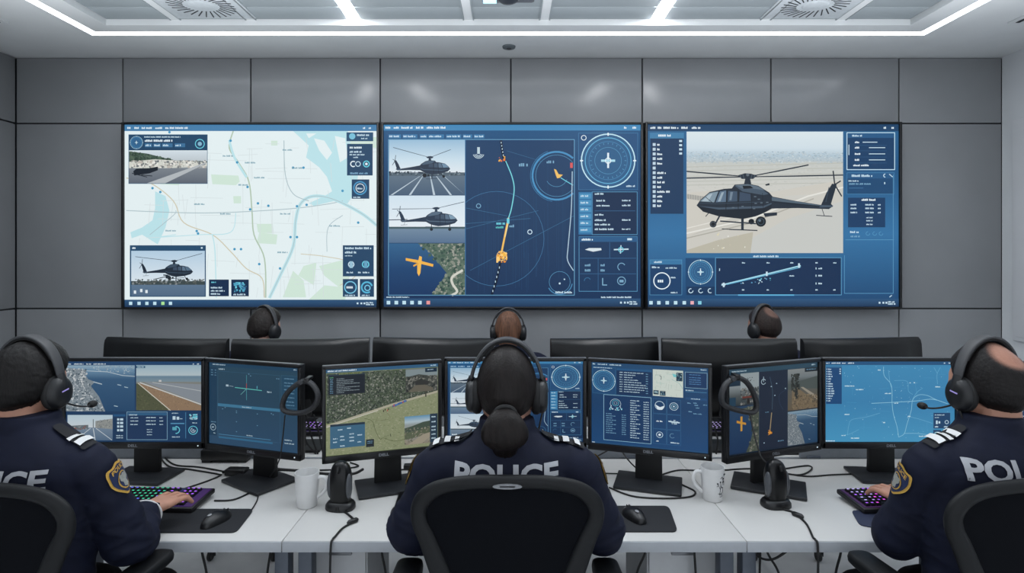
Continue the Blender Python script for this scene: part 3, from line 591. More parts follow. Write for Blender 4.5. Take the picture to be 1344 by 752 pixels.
def ui_coast(w, h, dim=.8):
    cv = Canvas(w, h, 95, 70, 1045, 665, dim)
    cv.rect(95, 70, 1045, 665, (30, 62, 98)); cv.rect(95, 70, 1045, 98, (34, 70, 110))
    for a, b in ((100, 130), (150, 220), (236, 272), (286, 374), (980, 990), (1010, 1028)): cv.words(a, 86, b - a, 8, WH)
    coast(cv, 95, 100, 575, 440)
    cv.grad(585, 98, 1042, 222, [(0, (156, 184, 200)), (.6, (184, 200, 206)), (.68, (108, 136, 156)), (1, (128, 148, 158))]); cv.grad(585, 222, 1042, 433, [(0, (130, 134, 130)), (1, (140, 138, 130))])
    cv.poly([(585, 236), (600, 232), (820, 433), (585, 433)], (84, 88, 66)); cv.poly([(600, 232), (720, 260), (1042, 400), (1042, 433), (820, 433)], (146, 122, 98)); cv.poly([(640, 222), (1042, 240), (1042, 384), (720, 256)], (138, 146, 154))
    cv.scatter(260, (640, 240, 1042, 433), 5, [(158, 132, 104), (128, 108, 90), (170, 146, 118)], lambda x, y: y > 250 + max(0, (x - 700)) * .46 and y > 236 + (x - 605) * .2 and y < 236 + (x - 590) * .9)
    cv.scatter(200, (585, 250, 800, 433), 6, [(70, 78, 56), (96, 100, 74), (84, 88, 66)], lambda x, y: y > 245 + (x - 590) * .92)
    cv.line([(598, 232), (824, 433)], 6, (206, 204, 190)); cv.line([(612, 228), (1042, 390)], 8, (204, 206, 204)); cv.line([(700, 226), (1042, 290)], 4, (190, 196, 198)); cv.rect(585, 105, 648, 120, (40, 90, 120)); cv.words(592, 109, 50, 7, TX); cv.rect(744, 208, 762, 222, (206, 206, 206))
    road(cv, 105, 467, 420, 655, 285, 560, ((186, 208, 220), (206, 216, 222)), ((118, 138, 158), (84, 108, 134)), ())
    cv.poly([(300, 512), (420, 494), (420, 572), (300, 562)], (146, 150, 148)); cv.scatter(60, (302, 500, 420, 566), 5, [(126, 132, 134), (166, 168, 164), (100, 108, 112)]); cv.poly([(105, 548), (250, 540), (250, 570), (105, 585)], (104, 116, 122)); cv.scatter(40, (110, 545, 250, 576), 6, [(140, 80, 70), (90, 100, 106), (150, 156, 158)])
    cv.line([(285, 500), (285, 562)], 6, (110, 120, 126))
    for a, b, c in ((285, 298, 5), (305, 415, 4), (265, 165, 4)): cv.line([(a, 566), (b, 652)], c, (206, 214, 220))
    cv.rect(425, 462, 510, 655, (28, 58, 92)); cv.rect(425, 462, 510, 478, MID)
    for y_ in (500, 526, 552, 580): cv.rect(452, y_ - 8, 466, y_ + 8, TX); cv.rect(472, y_ - 8, 494, y_ + 8, TX)
    cv.words(446, 616, 50, 7, TX); cv.words(446, 632, 50, 7, TX)
    panel(cv, 520, 445, 802, 650, (30, 56, 92), (130, 170, 196), 3.5); cv.rect(524, 450, 798, 470, (50, 96, 134)); cv.words(534, 462, 60, 8, TX)
    for y_ in (484, 508, 534): cv.words(544, y_, 56, 7, TX); cv.words(654, y_ - 2, 72, 8, TX); cv.words(748, y_, 28, 7, TX)
    for y_ in (572, 590, 610): cv.words(660, y_, 38, 6, TX)
    panel(cv, 820, 445, 930, 640, (32, 66, 104), None); cv.rect(826, 526, 922, 534, LN); cv.words(834, 450, 50, 7, TX); cv.rect(840, 476, 860, 502, TX); cv.rect(868, 480, 886, 502, TX); cv.words(890, 492, 20, 6, TX); cv.ring(862, 578, 26, 6, CY, 270, 450); cv.rect(838, 556, 868, 580, (90, 170, 190)); cv.words(836, 626, 56, 7, TX); cv.rect(930, 448, 933, 640, LN)
    panel(cv, 940, 445, 1040, 640, (30, 62, 98), None); cv.scatter(22, (956, 460, 1014, 502), 11, [TX, CY, (150, 190, 205)]); cv.words(978, 522, 36, 7, TX); cv.ring(983, 580, 30, 5, CY); cv.ring(983, 580, 16, 4, TX, 0, 250); cv.ring(985, 580, 6, 3, TX)
    return cv

def ui_axes(w, h, dim=.62):
    cv = Canvas(w, h, 0, 0, 1000, 1000, dim); cv.kx = .8
    cv.grad(0, 0, 1000, 1000, [(0, (50, 84, 106)), (.4, (48, 80, 104)), (1, (54, 88, 120))])
    cv.rect(0, 0, 1000, 46, (40, 78, 108)); cv.words(40, 18, 150, 14, TX); cv.words(945, 18, 40, 14, TX); cv.words(110, 70, 70, 16, TX)
    cv.frame(100, 105, 800, 900, 3, (70, 116, 146)); cv.rect(100, 500, 800, 535, (74, 136, 172)); cv.words(380, 512, 110, 12, TX); cv.rect(110, 875, 700, 882, LN); cv.rect(110, 905, 720, 925, (60, 120, 160))
    cv.rect(0, 60, 90, 900, (38, 72, 100))
    for y_ in (90, 120, 150): cv.words(20, y_, 24, 12, DIMTX); cv.words(64, y_, 20, 12, DIMTX)
    cv.line([(430, 130), (430, 430)], 7, (90, 170, 180)); cv.line([(300, 290), (600, 300)], 9, (110, 215, 205)); cv.line([(430, 295), (365, 370)], 6, (120, 190, 190)); cv.line([(430, 230), (430, 290)], 9, (190, 90, 90)); cv.rect(195, 262, 225, 285, TX); cv.line([(236, 276), (280, 280)], 4, TX); cv.words(660, 300, 50, 20, TX); cv.rect(545, 250, 552, 285, CY)
    for x_, y_ in ((150, 560), (310, 570), (310, 590), (545, 580), (310, 700), (545, 720), (310, 820), (700, 560), (720, 570), (180, 540), (450, 110), (470, 130), (760, 140), (780, 140)): cv.rect(x_, y_, x_ + 12, y_ + 10, DIMTX)
    cv.words(430, 850, 70, 12, TX)
    cv.rect(820, 105, 985, 480, (44, 84, 112)); cv.frame(815, 100, 990, 480, 2.5, (76, 126, 156))
    for y_ in (130, 180, 215, 260, 300, 350, 400, 440): cv.words(845, y_, 110, 12, DIMTX)
    cv.words(850, 850, 80, 16, TX); cv.words(850, 890, 110, 14, TX); cv.ring(45, 800, 38, 6, TX); cv.words(28, 790, 34, 18, TX); cv.words(20, 730, 60, 10, DIMTX); cv.words(50, 865, 30, 12, TX)
    return cv

def ui_field(w, h, dim=.8):
    cv = Canvas(w, h, 0, 0, 1000, 1000, dim); cv.kx = .78
    cv.rect(0, 0, 1000, 1000, (140, 150, 104)); cv.rect(0, 0, 1000, 620, (78, 90, 72))
    cols = [(52, 62, 52), (80, 90, 78), (104, 112, 100), (38, 46, 42), (138, 140, 130), (62, 72, 62)]
    edge = lambda x: 640 - x * .30
    cv.scatter(4200, (0, 45, 1000, 640), 12, cols, lambda x, y: y < edge(x) - 10)
    g0 = [(134, 142, 108), (150, 156, 122), (122, 130, 98), (162, 164, 136)]
    cv.poly([(0, 650), (1000, 345), (1000, 1000), (0, 1000)], (140, 147, 114)); cv.scatter(2200, (0, 350, 1000, 1000), 12, g0, lambda x, y: y > edge(x) + 22, .6)
    cv.line([(0, 655), (450, 505), (600, 455), (1000, 345)], 26, (176, 172, 152)); cv.line([(0, 668), (450, 518)], 8, (206, 204, 190))
    cv.curve([(330, 600), (400, 640), (430, 760), (470, 860), (500, 850), (600, 900), (740, 880)], 6, (96, 104, 72)); cv.curve([(520, 540), (560, 620), (480, 640), (400, 620)], 4, (116, 120, 86))
    for i in range(14): cv.rect(580 + i * 9, 475 - i * 4 - random.uniform(0, 12), 592 + i * 9, 492 - i * 4, random.choice([(70, 110, 176), (90, 130, 190), (180, 80, 80), (60, 90, 150)]))
    for x_, y_ in ((510, 505), (495, 520), (540, 500), (530, 515)): cv.rect(x_, y_, x_ + 9, y_ + 22, random.choice([(170, 90, 80), (60, 54, 46)]))
    cv.line([(560, 810), (565, 840)], 8, (70, 76, 60)); cv.rect(880, 280, 892, 400, (70, 70, 60))
    cv.rect(0, 0, 1000, 46, (52, 96, 132)); cv.words(14, 14, 250, 16, WH); cv.words(930, 14, 60, 14, TX)
    cv.rect(20, 62, 335, 300, (26, 34, 44)); cv.rect(20, 62, 335, 78, (44, 62, 74)); cv.words(30, 92, 40, 10, (90, 170, 120)); cv.words(110, 60, 200, 6, (170, 180, 90))
    for i in range(9): cv.words(34, 112 + i * 20, 28, 8, DIMTX); cv.words(90, 112 + i * 20, random.choice((70, 150, 200, 120)), 8, (150, 165, 172))
    cv.rect(35, 640, 335, 920, (62, 104, 132)); cv.rect(35, 640, 335, 665, (36, 54, 70))
    for x_, y_ in ((60, 800), (60, 840), (120, 780), (120, 820), (200, 760), (200, 800), (200, 840), (270, 780), (270, 860), (120, 890), (100, 700), (180, 690)): cv.words(x_, y_, 44, 14, TX)
    cv.rect(345, 850, 415, 940, (36, 44, 50)); cv.words(355, 870, 50, 8, DIMTX); cv.words(355, 890, 50, 8, DIMTX)
    # inset top right: rooftops; bottom right: landscape
    cv.rect(700, 46, 1000, 330, (118, 122, 118)); cv.rect(700, 60, 1000, 140, (132, 146, 150)); cv.poly([(700, 150), (820, 120), (1000, 160), (1000, 330), (700, 330)], (70, 74, 70)); cv.scatter(260, (700, 140, 1000, 330), 15, [(62, 66, 62), (96, 98, 92), (130, 130, 122), (46, 50, 48)]); cv.poly([(720, 330), (790, 250), (850, 236), (950, 290), (960, 330)], (104, 100, 88)); cv.poly([(780, 200), (860, 190), (920, 215), (900, 250), (790, 250)], (52, 54, 52)); cv.rect(880, 46, 990, 100, (30, 50, 68)); cv.words(900, 66, 60, 10, TX)
    cv.grad(690, 620, 1000, 960, [(0, (94, 146, 180)), (.2, (176, 196, 206)), (.3, (150, 160, 160)), (1, (140, 132, 116))]); cv.poly([(690, 760), (760, 740), (860, 700), (930, 690), (930, 800), (690, 820)], (70, 84, 72)); cv.poly([(690, 820), (800, 800), (930, 770), (930, 850), (690, 900)], (90, 100, 78)); cv.scatter(140, (690, 760, 930, 955), 12, [(120, 116, 100), (150, 144, 128), (96, 98, 84)]); cv.poly([(720, 960), (860, 850), (930, 830), (930, 880), (850, 960)], (158, 150, 132))
    cv.rect(925, 610, 1000, 960, (44, 62, 78))
    for y_ in (640, 700, 760, 800, 850, 900): cv.words(940, y_, 44, 16, TX)
    cv.frame(0, 46, 1000, 1000, 8, (120, 132, 100)); return cv

def ui_data(w, h, dim=.85):
    cv = Canvas(w, h, 0, 0, 1000, 1000, dim); cv.kx = .78
    cv.grad(0, 0, 1000, 1000, [(0, (34, 76, 116)), (.5, (28, 64, 104)), (1, (30, 72, 118))]); cv.rect(0, 0, 1000, 50, (36, 76, 114)); cv.words(10, 16, 26, 16, TX); cv.words(56, 18, 90, 14, TX); cv.words(160, 18, 110, 14, TX); cv.words(940, 18, 50, 14, TX)
    cv.rect(10, 62, 215, 380, (32, 74, 116)); cv.words(16, 62, 170, 10, TX); compass(cv, 110, 225, 130); cv.frame(10, 62, 215, 385, 2.5, (70, 126, 166))
    cv.rect(225, 62, 530, 380, (24, 52, 88)); cv.rect(225, 62, 530, 88, MID)
    for i in range(9): cv.words(250, 105 + i * 29, 30, 10, TX); cv.words(290, 105 + i * 29, (170, 100, 80, 130, 150, 190, 210, 180, 140)[i], 10, TX); cv.words(480, 110 + i * 29, 22, 10, DIMTX)
    cv.rect(540, 50, 795, 368, (206, 216, 208)); draw_map_small(cv, 540, 50, 795, 368)
    panel(cv, 812, 62, 992, 245, (26, 56, 96), (150, 190, 210), 4)
    for y_ in (85, 118, 145, 170, 195): cv.words(845, y_, 100, 9, (90, 140, 190))
    cv.words(815, 270, 70, 12, TX); cv.rect(815, 290, 990, 294, LN); cv.rect(815, 360, 990, 385, (36, 78, 122)); cv.words(860, 368, 80, 10, TX)
    for x_, y_ in ((830, 420), (880, 415), (890, 440), (900, 470), (840, 520), (880, 540), (920, 540), (960, 430)): cv.words(x_, y_, 34, 12, DIMTX)
    panel(cv, 110, 395, 525, 950, (26, 58, 98), (150, 196, 220), 5)
    cv.ring(215, 500, 60, 4, TX, 150, 390); cv.ring(215, 490, 36, 4, CY); cv.ring(215, 490, 18, 3, TX); cv.line([(160, 570), (180, 520)], 6, TX); cv.line([(270, 570), (250, 520)], 6, TX); cv.scatter(26, (160, 540, 275, 580), 9, [TX, CY])
    for y_ in range(10): cv.words(130, 620 + y_ * 26, 90 if y_ % 2 else 60, 10, DIMTX); cv.words(270, 625 + y_ * 26, 40, 10, DIMTX)
    for y_ in range(17): cv.words(345, 440 + y_ * 28, (80, 50, 90, 60)[y_ % 4], 11, TX); cv.words(460, 450 + y_ * 28, 50, 10, TX)
    for i in range(3):
        for j in range(2): cv.frame(542 + j * 120, 400 + i * 182, 655 + j * 120, 575 + i * 182, 2.5, (64, 116, 158))
    cv.ring(598, 480, 50, 6, TX); cv.poly([(560, 470), (600, 500), (640, 480), (620, 530), (580, 530)], WH); cv.ring(718, 480, 44, 6, TX); cv.ring(718, 480, 26, 5, (150, 200, 215)); cv.disc(718, 480, 10, TX)
    cv.words(570, 660, 60, 16, WH); cv.line([(675, 660), (765, 668)], 14, TX); cv.line([(720, 640), (722, 690)], 8, TX); cv.scatter(16, (690, 640, 752, 690), 9, [TX]); cv.ring(598, 830, 34, 6, TX); cv.disc(598, 830, 14, WH); cv.words(570, 900, 30, 14, WH); cv.ring(705, 830, 26, 4, DIMTX, 40, 300); cv.words(690, 905, 76, 14, TX)
    cv.rect(0, 985, 1000, 1000, (40, 80, 120)); cv.words(6, 986, 30, 10, WH); return cv
def draw_map_small(cv, x0, y0, x1, y1):
    rnd = random.Random(9)
    for i in range(40):
        x = rnd.uniform(x0 + 5, x1 - 5); y = rnd.uniform(y0 + 5, y1 - 5); L = rnd.uniform(20, 70); c = rnd.choice([(176, 188, 180), (190, 200, 190), (150, 190, 180)])
        if rnd.random() < .5: cv.line([(x, y), (min(x + L, x1), y + rnd.uniform(-6, 6))], 3, c)
        else: cv.line([(x, y), (x + rnd.uniform(-6, 6), min(y + L, y1))], 3, c)
    cv.poly([(705, 90), (740, 100), (750, 130), (715, 130)], (120, 200, 205)); cv.curve([(700, 160), (760, 200), (790, 260)], 4, (130, 180, 180))
    for a, b, c, d in ((738, 75, 790, 175), (545, 300, 590, 350), (600, 305, 648, 360)): cv.rect(a, b, c, d, (34, 58, 76)); cv.scatter(12, (a + 5, b + 8, c - 5, d - 8), 9, [(150, 180, 190), (80, 120, 140)])
    cv.curve([(598, 120), (612, 140), (608, 170)], 6, (60, 80, 90))

def ui_drone(w, h, dim=.62):
    cv = Canvas(w, h, 0, 0, 1000, 1000, dim); cv.kx = .8
    cv.rect(0, 0, 1000, 1000, (30, 44, 62)); cv.rect(0, 0, 1000, 60, (52, 84, 104)); cv.words(40, 24, 160, 14, TX); cv.words(930, 20, 50, 16, TX)
    cv.grad(0, 60, 330, 430, [(0, (60, 74, 86)), (.4, (150, 160, 164)), (.7, (90, 98, 100)), (1, (60, 70, 76))]); cv.rect(130, 60, 330, 250, (166, 178, 182)); cv.scatter(120, (130, 230, 330, 430), 18, [(104, 106, 104), (70, 76, 78), (150, 150, 146)]); cv.rect(150, 330, 290, 350, (120, 60, 50)); cv.rect(200, 352, 230, 420, (44, 44, 44)); cv.rect(150, 355, 300, 366, (50, 50, 52)); cv.scatter(14, (170, 110, 280, 160), 8, [(50, 60, 66)]); cv.rect(0, 60, 130, 200, (40, 60, 78)); cv.rect(0, 330, 80, 430, (44, 74, 96))
    cv.grad(0, 440, 330, 985, [(0, (50, 76, 104)), (.3, (40, 72, 108)), (1, (30, 58, 96))]); cv.poly([(150, 470), (330, 440), (330, 985), (190, 985), (240, 860), (270, 700), (220, 560)], (84, 92, 80)); cv.scatter(200, (160, 450, 330, 985), 18, [(72, 84, 72), (112, 116, 104), (56, 66, 60), (140, 138, 126)], lambda x, y: x > 165 + (y - 450) * .4 if y < 700 else x > 262 - (y - 700) * .2)
    cv.poly([(90, 600), (190, 640), (190, 665), (90, 630)], (222, 160, 60)); cv.poly([(130, 560), (152, 560), (150, 730), (130, 730)], (226, 168, 70))
    cv.rect(332, 62, 650, 985, (34, 46, 66)); cv.rect(330, 60, 334, 985, (54, 74, 94)); cv.ring(380, 180, 30, 7, TX, 30, 330); cv.line([(380, 120), (380, 180)], 7, TX)
    cv.curve([(450, 130), (480, 300), (475, 520)], 4, (90, 120, 140)); cv.line([(470, 560), (450, 780)], 12, (176, 156, 120)); cv.disc(450, 790, 18, (236, 140, 40)); cv.scatter(12, (430, 760, 475, 820), 12, [(236, 150, 50), (250, 190, 90)]); cv.curve([(640, 300), (560, 350), (560, 450), (600, 540)], 4, (56, 80, 106)); cv.words(540, 900, 70, 14, DIMTX); cv.words(400, 540, 40, 10, DIMTX)
    for x_, y_ in ((460, 240), (520, 210), (500, 350), (620, 280), (380, 900)): cv.rect(x_, y_, x_ + 12, y_ + 12, TX)
    cv.grad(650, 62, 1000, 560, [(0, (150, 156, 156)), (.2, (130, 140, 144)), (.3, (96, 104, 104)), (1, (110, 98, 78))]); cv.poly([(650, 240), (1000, 170), (1000, 330), (800, 300), (650, 310)], (86, 96, 94)); cv.poly([(760, 290), (1000, 500), (1000, 560), (700, 560), (700, 320)], (132, 116, 92)); cv.poly([(800, 290), (830, 290), (1000, 420), (1000, 470)], (170, 162, 146)); cv.scatter(150, (690, 120, 790, 430), 20, [(40, 46, 44), (66, 70, 66), (56, 60, 58)], lambda x, y: (x - 735) ** 2 * 2 + (y - 220) ** 2 < 16000 or abs(x - 755) < 20); cv.scatter(160, (700, 380, 1000, 560), 14, [(120, 104, 82), (146, 130, 104), (98, 88, 72)]); cv.rect(850, 62, 1000, 110, (40, 50, 58)); cv.words(870, 76, 110, 12, DIMTX)
    coast(cv, 650, 575, 1000, 985); cv.frame(650, 62, 1000, 985, 3, (60, 76, 90)); cv.rect(650, 560, 1000, 575, (50, 60, 70))
    return cv

def ui_bluemap(w, h, dim=.9):
    cv = Canvas(w, h, 70, 65, 985, 648, dim)
    cv.grad(70, 65, 985, 648, [(0, (64, 138, 182)), (.5, (58, 128, 174)), (1, (70, 148, 190))]); cv.rect(70, 65, 985, 92, (38, 84, 126))
    for a, b in ((80, 106), (118, 182), (192, 220), (234, 280), (910, 922), (944, 962)): cv.words(a, 74, b - a, 8, WH)
    rd = (106, 172, 206)
    rnd = random.Random(5)
    for i in range(46):
        x = rnd.uniform(200, 950); y = rnd.uniform(100, 630); L = rnd.uniform(15, 80); c = (76, 150, 192)
        cv.line([(x, y), (min(x + L, 980), y + rnd.uniform(-8, 8))] if rnd.random() < .5 else [(x, y), (x + rnd.uniform(-6, 6), min(y + L, 645))], 1.8, c)
    cv.curve([(485, 105), (490, 170), (540, 240), (545, 370), (555, 450), (580, 540), (590, 610)], 3.5, (140, 196, 220)); cv.curve([(520, 130), (530, 220), (542, 260)], 3, rd); cv.curve([(400, 370), (560, 362), (720, 352), (830, 340), (930, 370)], 3.5, (150, 204, 226)); cv.curve([(940, 374), (860, 345), (790, 312), (730, 310), (690, 345), (680, 420), (650, 520), (630, 590), (590, 615)], 3.5, (140, 196, 220)); cv.curve([(690, 340), (720, 290), (760, 260)], 3, rd); cv.curve([(630, 588), (720, 588), (830, 602)], 3, (140, 196, 220)); cv.curve([(660, 465), (740, 485), (830, 515)], 3, rd); cv.curve([(230, 600), (240, 530), (262, 488), (360, 470), (460, 440)], 3, rd); cv.curve([(215, 600), (250, 590), (310, 560)], 3, rd); cv.curve([(865, 230), (862, 160), (885, 110)], 3, rd); cv.curve([(840, 110), (862, 150)], 3, rd); cv.curve([(560, 205), (650, 210), (660, 280), (690, 305)], 2.5, rd)
    for i in range(70):
        x = rnd.uniform(200, 960); y = rnd.uniform(100, 640); q = rnd.choice((2.5, 3, 4)); cv.rect(x, y, x + q, y + q, (176, 220, 232))
    for x_, y_, w_ in ((445, 124, 22), (212, 240, 70), (290, 266, 54), (494, 294, 48), (850, 246, 40), (210, 446, 40), (482, 505, 16), (188, 598, 30), (655, 460, 22), (560, 364, 30), (668, 216, 12), (698, 216, 12), (255, 618, 60), (735, 604, 46)): cv.words(x_, y_, w_, 8, (206, 232, 238))
    cv.rect(80, 95, 190, 374, (30, 72, 118)); cv.rect(80, 95, 190, 110, (60, 118, 160))
    for i in range(14): cv.rect(83, 118 + i * 17.6, 88, 126 + i * 17.6, TX); cv.words(94, 118 + i * 17.6, (26, 30, 28, 34, 24, 22, 40, 34, 40, 44, 48, 34, 30, 22)[i], 9, TX)
    for i in range(3): cv.rect(174, 118 + i * 16, 184, 126 + i * 16, TX)
    panel(cv, 836, 438, 955, 552, (30, 66, 104), (70, 120, 160), 2); cv.words(846, 450, 70, 7, TX); cv.words(846, 470, 32, 6, TX); cv.rect(854, 494, 866, 520, TX); cv.rect(872, 500, 884, 516, TX); cv.ring(930, 506, 12, 4, TX); cv.words(846, 534, 30, 10, TX); cv.words(910, 534, 36, 10, TX)
    for x_ in (862, 928): panel(cv, x_ - 27, 562, x_ + 27, 640, (30, 66, 104), None); cv.ring(x_, 596, 18, 4, CY, 20, 340); cv.ring(x_, 596, 9, 3, TX)
    cv.words(74, 638, 70, 7, WH); return cv
# ------------------------------------------------------------------ the room
WALL_Y, CEIL_Z, XL, XR, YB = 4.0, 3.02, -3.46, 3.47, -1.2
def wallmat(name, rgb, rough, spec=0.5):
    return mat(name, rgb, rough, noise=0.03, nscale=3, spec=spec)
M_PANEL = wallmat('wall_panel_grey', (134, 136, 139), 0.25, 0.5)
M_SEAM = mat('panel_seam', (40, 43, 48), 0.7)
M_CEIL = wallmat('ceiling_paint', (222, 225, 226), 0.75, 0.2)
M_TILE = wallmat('ceiling_tile', (160, 168, 172), 0.7, 0.2)
M_RWALL = wallmat('side_wall_paint', (222, 225, 228), 0.7, 0.2)
M_FLOOR = mat('floor_vinyl', (214, 215, 216), 0.6, noise=0.03, nscale=12, bump=0.05, bscale=60)
M_STRIP = mat('light_strip', (255, 255, 255), 0.5, emit=(244, 249, 255), strength=6, noise=0)
def struct(o): o['kind'] = 'structure'; return o
struct(MB().box((0, (YB + 4.1) / 2, -0.05), (7.3, 4.1 - YB, 0.1)).build('floor', M_FLOOR))
wb = MB().box((0, WALL_Y + 0.08, 1.55), (7.3, 0.12, 3.2), m=1)
xs = [XL] + [(p - VX) * 4 / F for p in (161, 329, 499, 670.5, 843, 1012, 1180)] + [XR]
zs = [0.0, 0.42, EYE - 70 * 4 / F, EYE + 173 * 4 / F, CEIL_Z]
for i in range(8):
    for j in range(4):
        g = 0.006
        wb.box(((xs[i] + xs[i + 1]) / 2, WALL_Y + 0.012, (zs[j] + zs[j + 1]) / 2), (xs[i + 1] - xs[i] - g * (1.6), 0.024, zs[j + 1] - zs[j] - g * 1.6), 0.003)
struct(wb.build('wall_back', [M_PANEL, M_SEAM]))
wl = MB().box((XL - 0.07, (YB + WALL_Y) / 2, 1.55), (0.1, WALL_Y - YB, 3.2), m=1)
for j in range(4):
    for a, b in ((YB, 1.2), (1.2, 2.6), (2.6, WALL_Y)):
        wl.box((XL - 0.012, (a + b) / 2, (zs[j] + zs[j + 1]) / 2), (0.024, b - a - 0.01, zs[j + 1] - zs[j] - 0.01), 0.003)
struct(wl.build('wall_left', [M_PANEL, M_SEAM]))
struct(MB().box((XR + 0.06, (YB + WALL_Y) / 2, 1.55), (0.12, WALL_Y - YB, 3.2)).build('wall_right', M_RWALL))
struct(MB().box((0, YB - 0.05, 1.55), (7.3, 0.1, 3.2)).build('wall_front', M_RWALL))
struct(MB().box((XR - 0.012, 3.36, 1.80), (0.03, 1.06, 1.50), 0.006).box((XR - 0.03, 3.36, 1.80), (0.012, 1.0, 1.44), 0.004).build('trim_1', wallmat('wall_board', (230, 232, 235), 0.5)))
struct(MB().box((0, WALL_Y - 0.006, 0.05), (6.9, 0.012, 0.1), 0.003).build('baseboard_back', M_SEAM))
# ceiling: soffit ring with a recessed tile field and light slots
SX, SY, IX, IY = 2.60, 3.57, 2.43, 3.44
w = 0.03
ce = MB()
T = 0.1
def slab(x0, x1, y0, y1, z, m=0): ce.box(((x0 + x1) / 2, (y0 + y1) / 2, z + T / 2), (x1 - x0, y1 - y0, T), m=m)
slab(-3.6, 3.6, SY + w, 4.15, CEIL_Z); slab(-3.6, -SX - w, YB - .1, SY + w, CEIL_Z); slab(SX + w, 3.6, YB - .1, SY + w, CEIL_Z)
slab(-SX + w, SX - w, IY, SY - w, CEIL_Z); slab(-SX + w, -IX, YB - .1, IY, CEIL_Z); slab(IX, SX - w, YB - .1, IY, CEIL_Z)
ce.box((0, 1.2, CEIL_Z + 0.17), (7.3, 6.0, 0.1), m=1)
struct(ce.build('ceiling', [M_CEIL, M_SEAM]))
ti = MB(); tz = CEIL_Z + 0.035
tx = [-IX, -2.01, -1.555, -0.965, -0.895, -0.24, 0.22, 0.865, 0.935, 1.555, 2.01, IX]; ty = [IY, 3.27, 2.75, 2.25, 1.75, 1.0, 0.0, YB]
for i in range(len(tx) - 1):
    if tx[i + 1] - tx[i] < 0.1: continue
    for j in range(len(ty) - 1):
        ti.box(((tx[i] + tx[i + 1]) / 2, (ty[j] + ty[j + 1]) / 2, tz + 0.02), (tx[i + 1] - tx[i] - 0.008, ty[j] - ty[j + 1] - 0.008, 0.04), 0.002)
for x in (-2.01, -1.555, -0.24, 0.22, 1.555, 2.01): ti.box((x, (IY + YB) / 2, tz + 0.012), (0.05, IY - YB, 0.03), m=1)
for x in (-2.01, -1.555, -0.24, 0.22, 1.555, 2.01):
    for s_ in (-1, 1): ti.box((x + s_ * 0.03, (IY + YB) / 2, tz + 0.004), (0.006, IY - YB, 0.02), m=2)
struct(ti.build('trim_2', [M_TILE, M_CEIL, M_TILE]))
M_TRACK = mat('track_light', (255, 255, 255), 0.5, emit=(250, 250, 252), strength=28, noise=0)
def strip(name, x0, x1, y0, y1, z, label, mt=None):
    o = MB().box(((x0 + x1) / 2, (y0 + y1) / 2, z + 0.02), (x1 - x0, y1 - y0, 0.036)).build('light_diffuser', mt or M_STRIP)
    r = empty(name, ((x0 + x1) / 2, (y0 + y1) / 2, z), 0, label, 'ceiling light', None)
    o.parent = r; o.location = -r.location
    h = MB().box((0, 0, 0.05), (x1 - x0 + .004, y1 - y0 + .004, 0.024)).build('light_housing', M_LEG, r)
    return r
strip('linear_light', -SX - w, SX + w, SY - w, SY + w, CEIL_Z, 'long white light slot along the ceiling above the display wall')
strip('linear_light', -SX - w, -SX + w, YB, SY - w - .001, CEIL_Z, 'white light slot running along the left side of the ceiling')
strip('linear_light', SX - w, SX + w, YB, SY - w - .001, CEIL_Z, 'white light slot running along the right side of the ceiling')
strip('linear_light', -.958, -.902, 1.4, IY + .04, tz - .004, 'short white light strip among the ceiling tiles, left of the projector', M_TRACK)
strip('linear_light', .872, .928, 1.4, IY + .04, tz - .004, 'short white light strip among the ceiling tiles, right of the projector', M_TRACK)
# round swirl diffusers
M_VENT = mat('vent_white', (198, 204, 208), 0.6); M_SLOT = mat('vent_slot', (38, 42, 47), 0.7)
def diffuser(x, y, label):
    r = empty('ceiling_vent', (x, y, tz), 0, label, 'air vent', 'round ceiling diffusers')
    MB().box((0, 0, -0.002), (0.47, 0.36, 0.008), 0.002).build('face_plate', M_VENT, r)
    sl = MB()
    for i in range(28):
        a = 2 * PI * i / 28
        sl.box((0.118 * math.cos(a) * 1.2, 0.118 * math.sin(a), -0.0065), (0.085, 0.0062, 0.003), rot=Matrix.Rotation(a + 0.25, 3, 'Z'))
    sl.build('slots', M_SLOT, r)
    MB().lathe([(0.0, -0.011), (0.05, -0.011), (0.06, -0.007), (0.062, -0.005)], n=32, sx=1.2).build('hub', M_VENT, r)
diffuser(-1.745, 3.235, 'round ceiling vent with radial slots, left of the projector')
diffuser(1.745, 3.235, 'round ceiling vent with radial slots, right of the projector')
for sx_, lab in ((-1, 'slim slotted air grille in the ceiling by the left wall'), (1, 'slim slotted air grille in the ceiling by the right wall')):
    r = empty('air_grille', (sx_ * 3.08, 3.25, CEIL_Z), 0, lab, 'air vent')
    MB().box((0, 0, -0.003), (0.2, 0.30, 0.008), 0.002).build('grille_frame', M_CEIL, r)
    for k in range(3): MB().box((-.055 + k * .055, 0, -0.008), (0.022, 0.26, 0.004)).build('slot', M_SLOT, r)
M_TRAYG = mat('detector_grey', (96, 104, 108), .6)
r = empty('smoke_detector', (0.005, 3.79, CEIL_Z), 0, 'small grey smoke detector on the ceiling above the middle display', 'smoke detector')
MB().lathe([(0, -0.014), (0.03, -0.014), (0.042, -0.009), (0.045, 0.001)], n=28).build('sensor_body', M_TRAYG, r)
MB().lathe([(0, -0.018), (0.014, -0.018), (0.018, -0.013)], n=20).build('sensor_cap', M_GREYP, r)
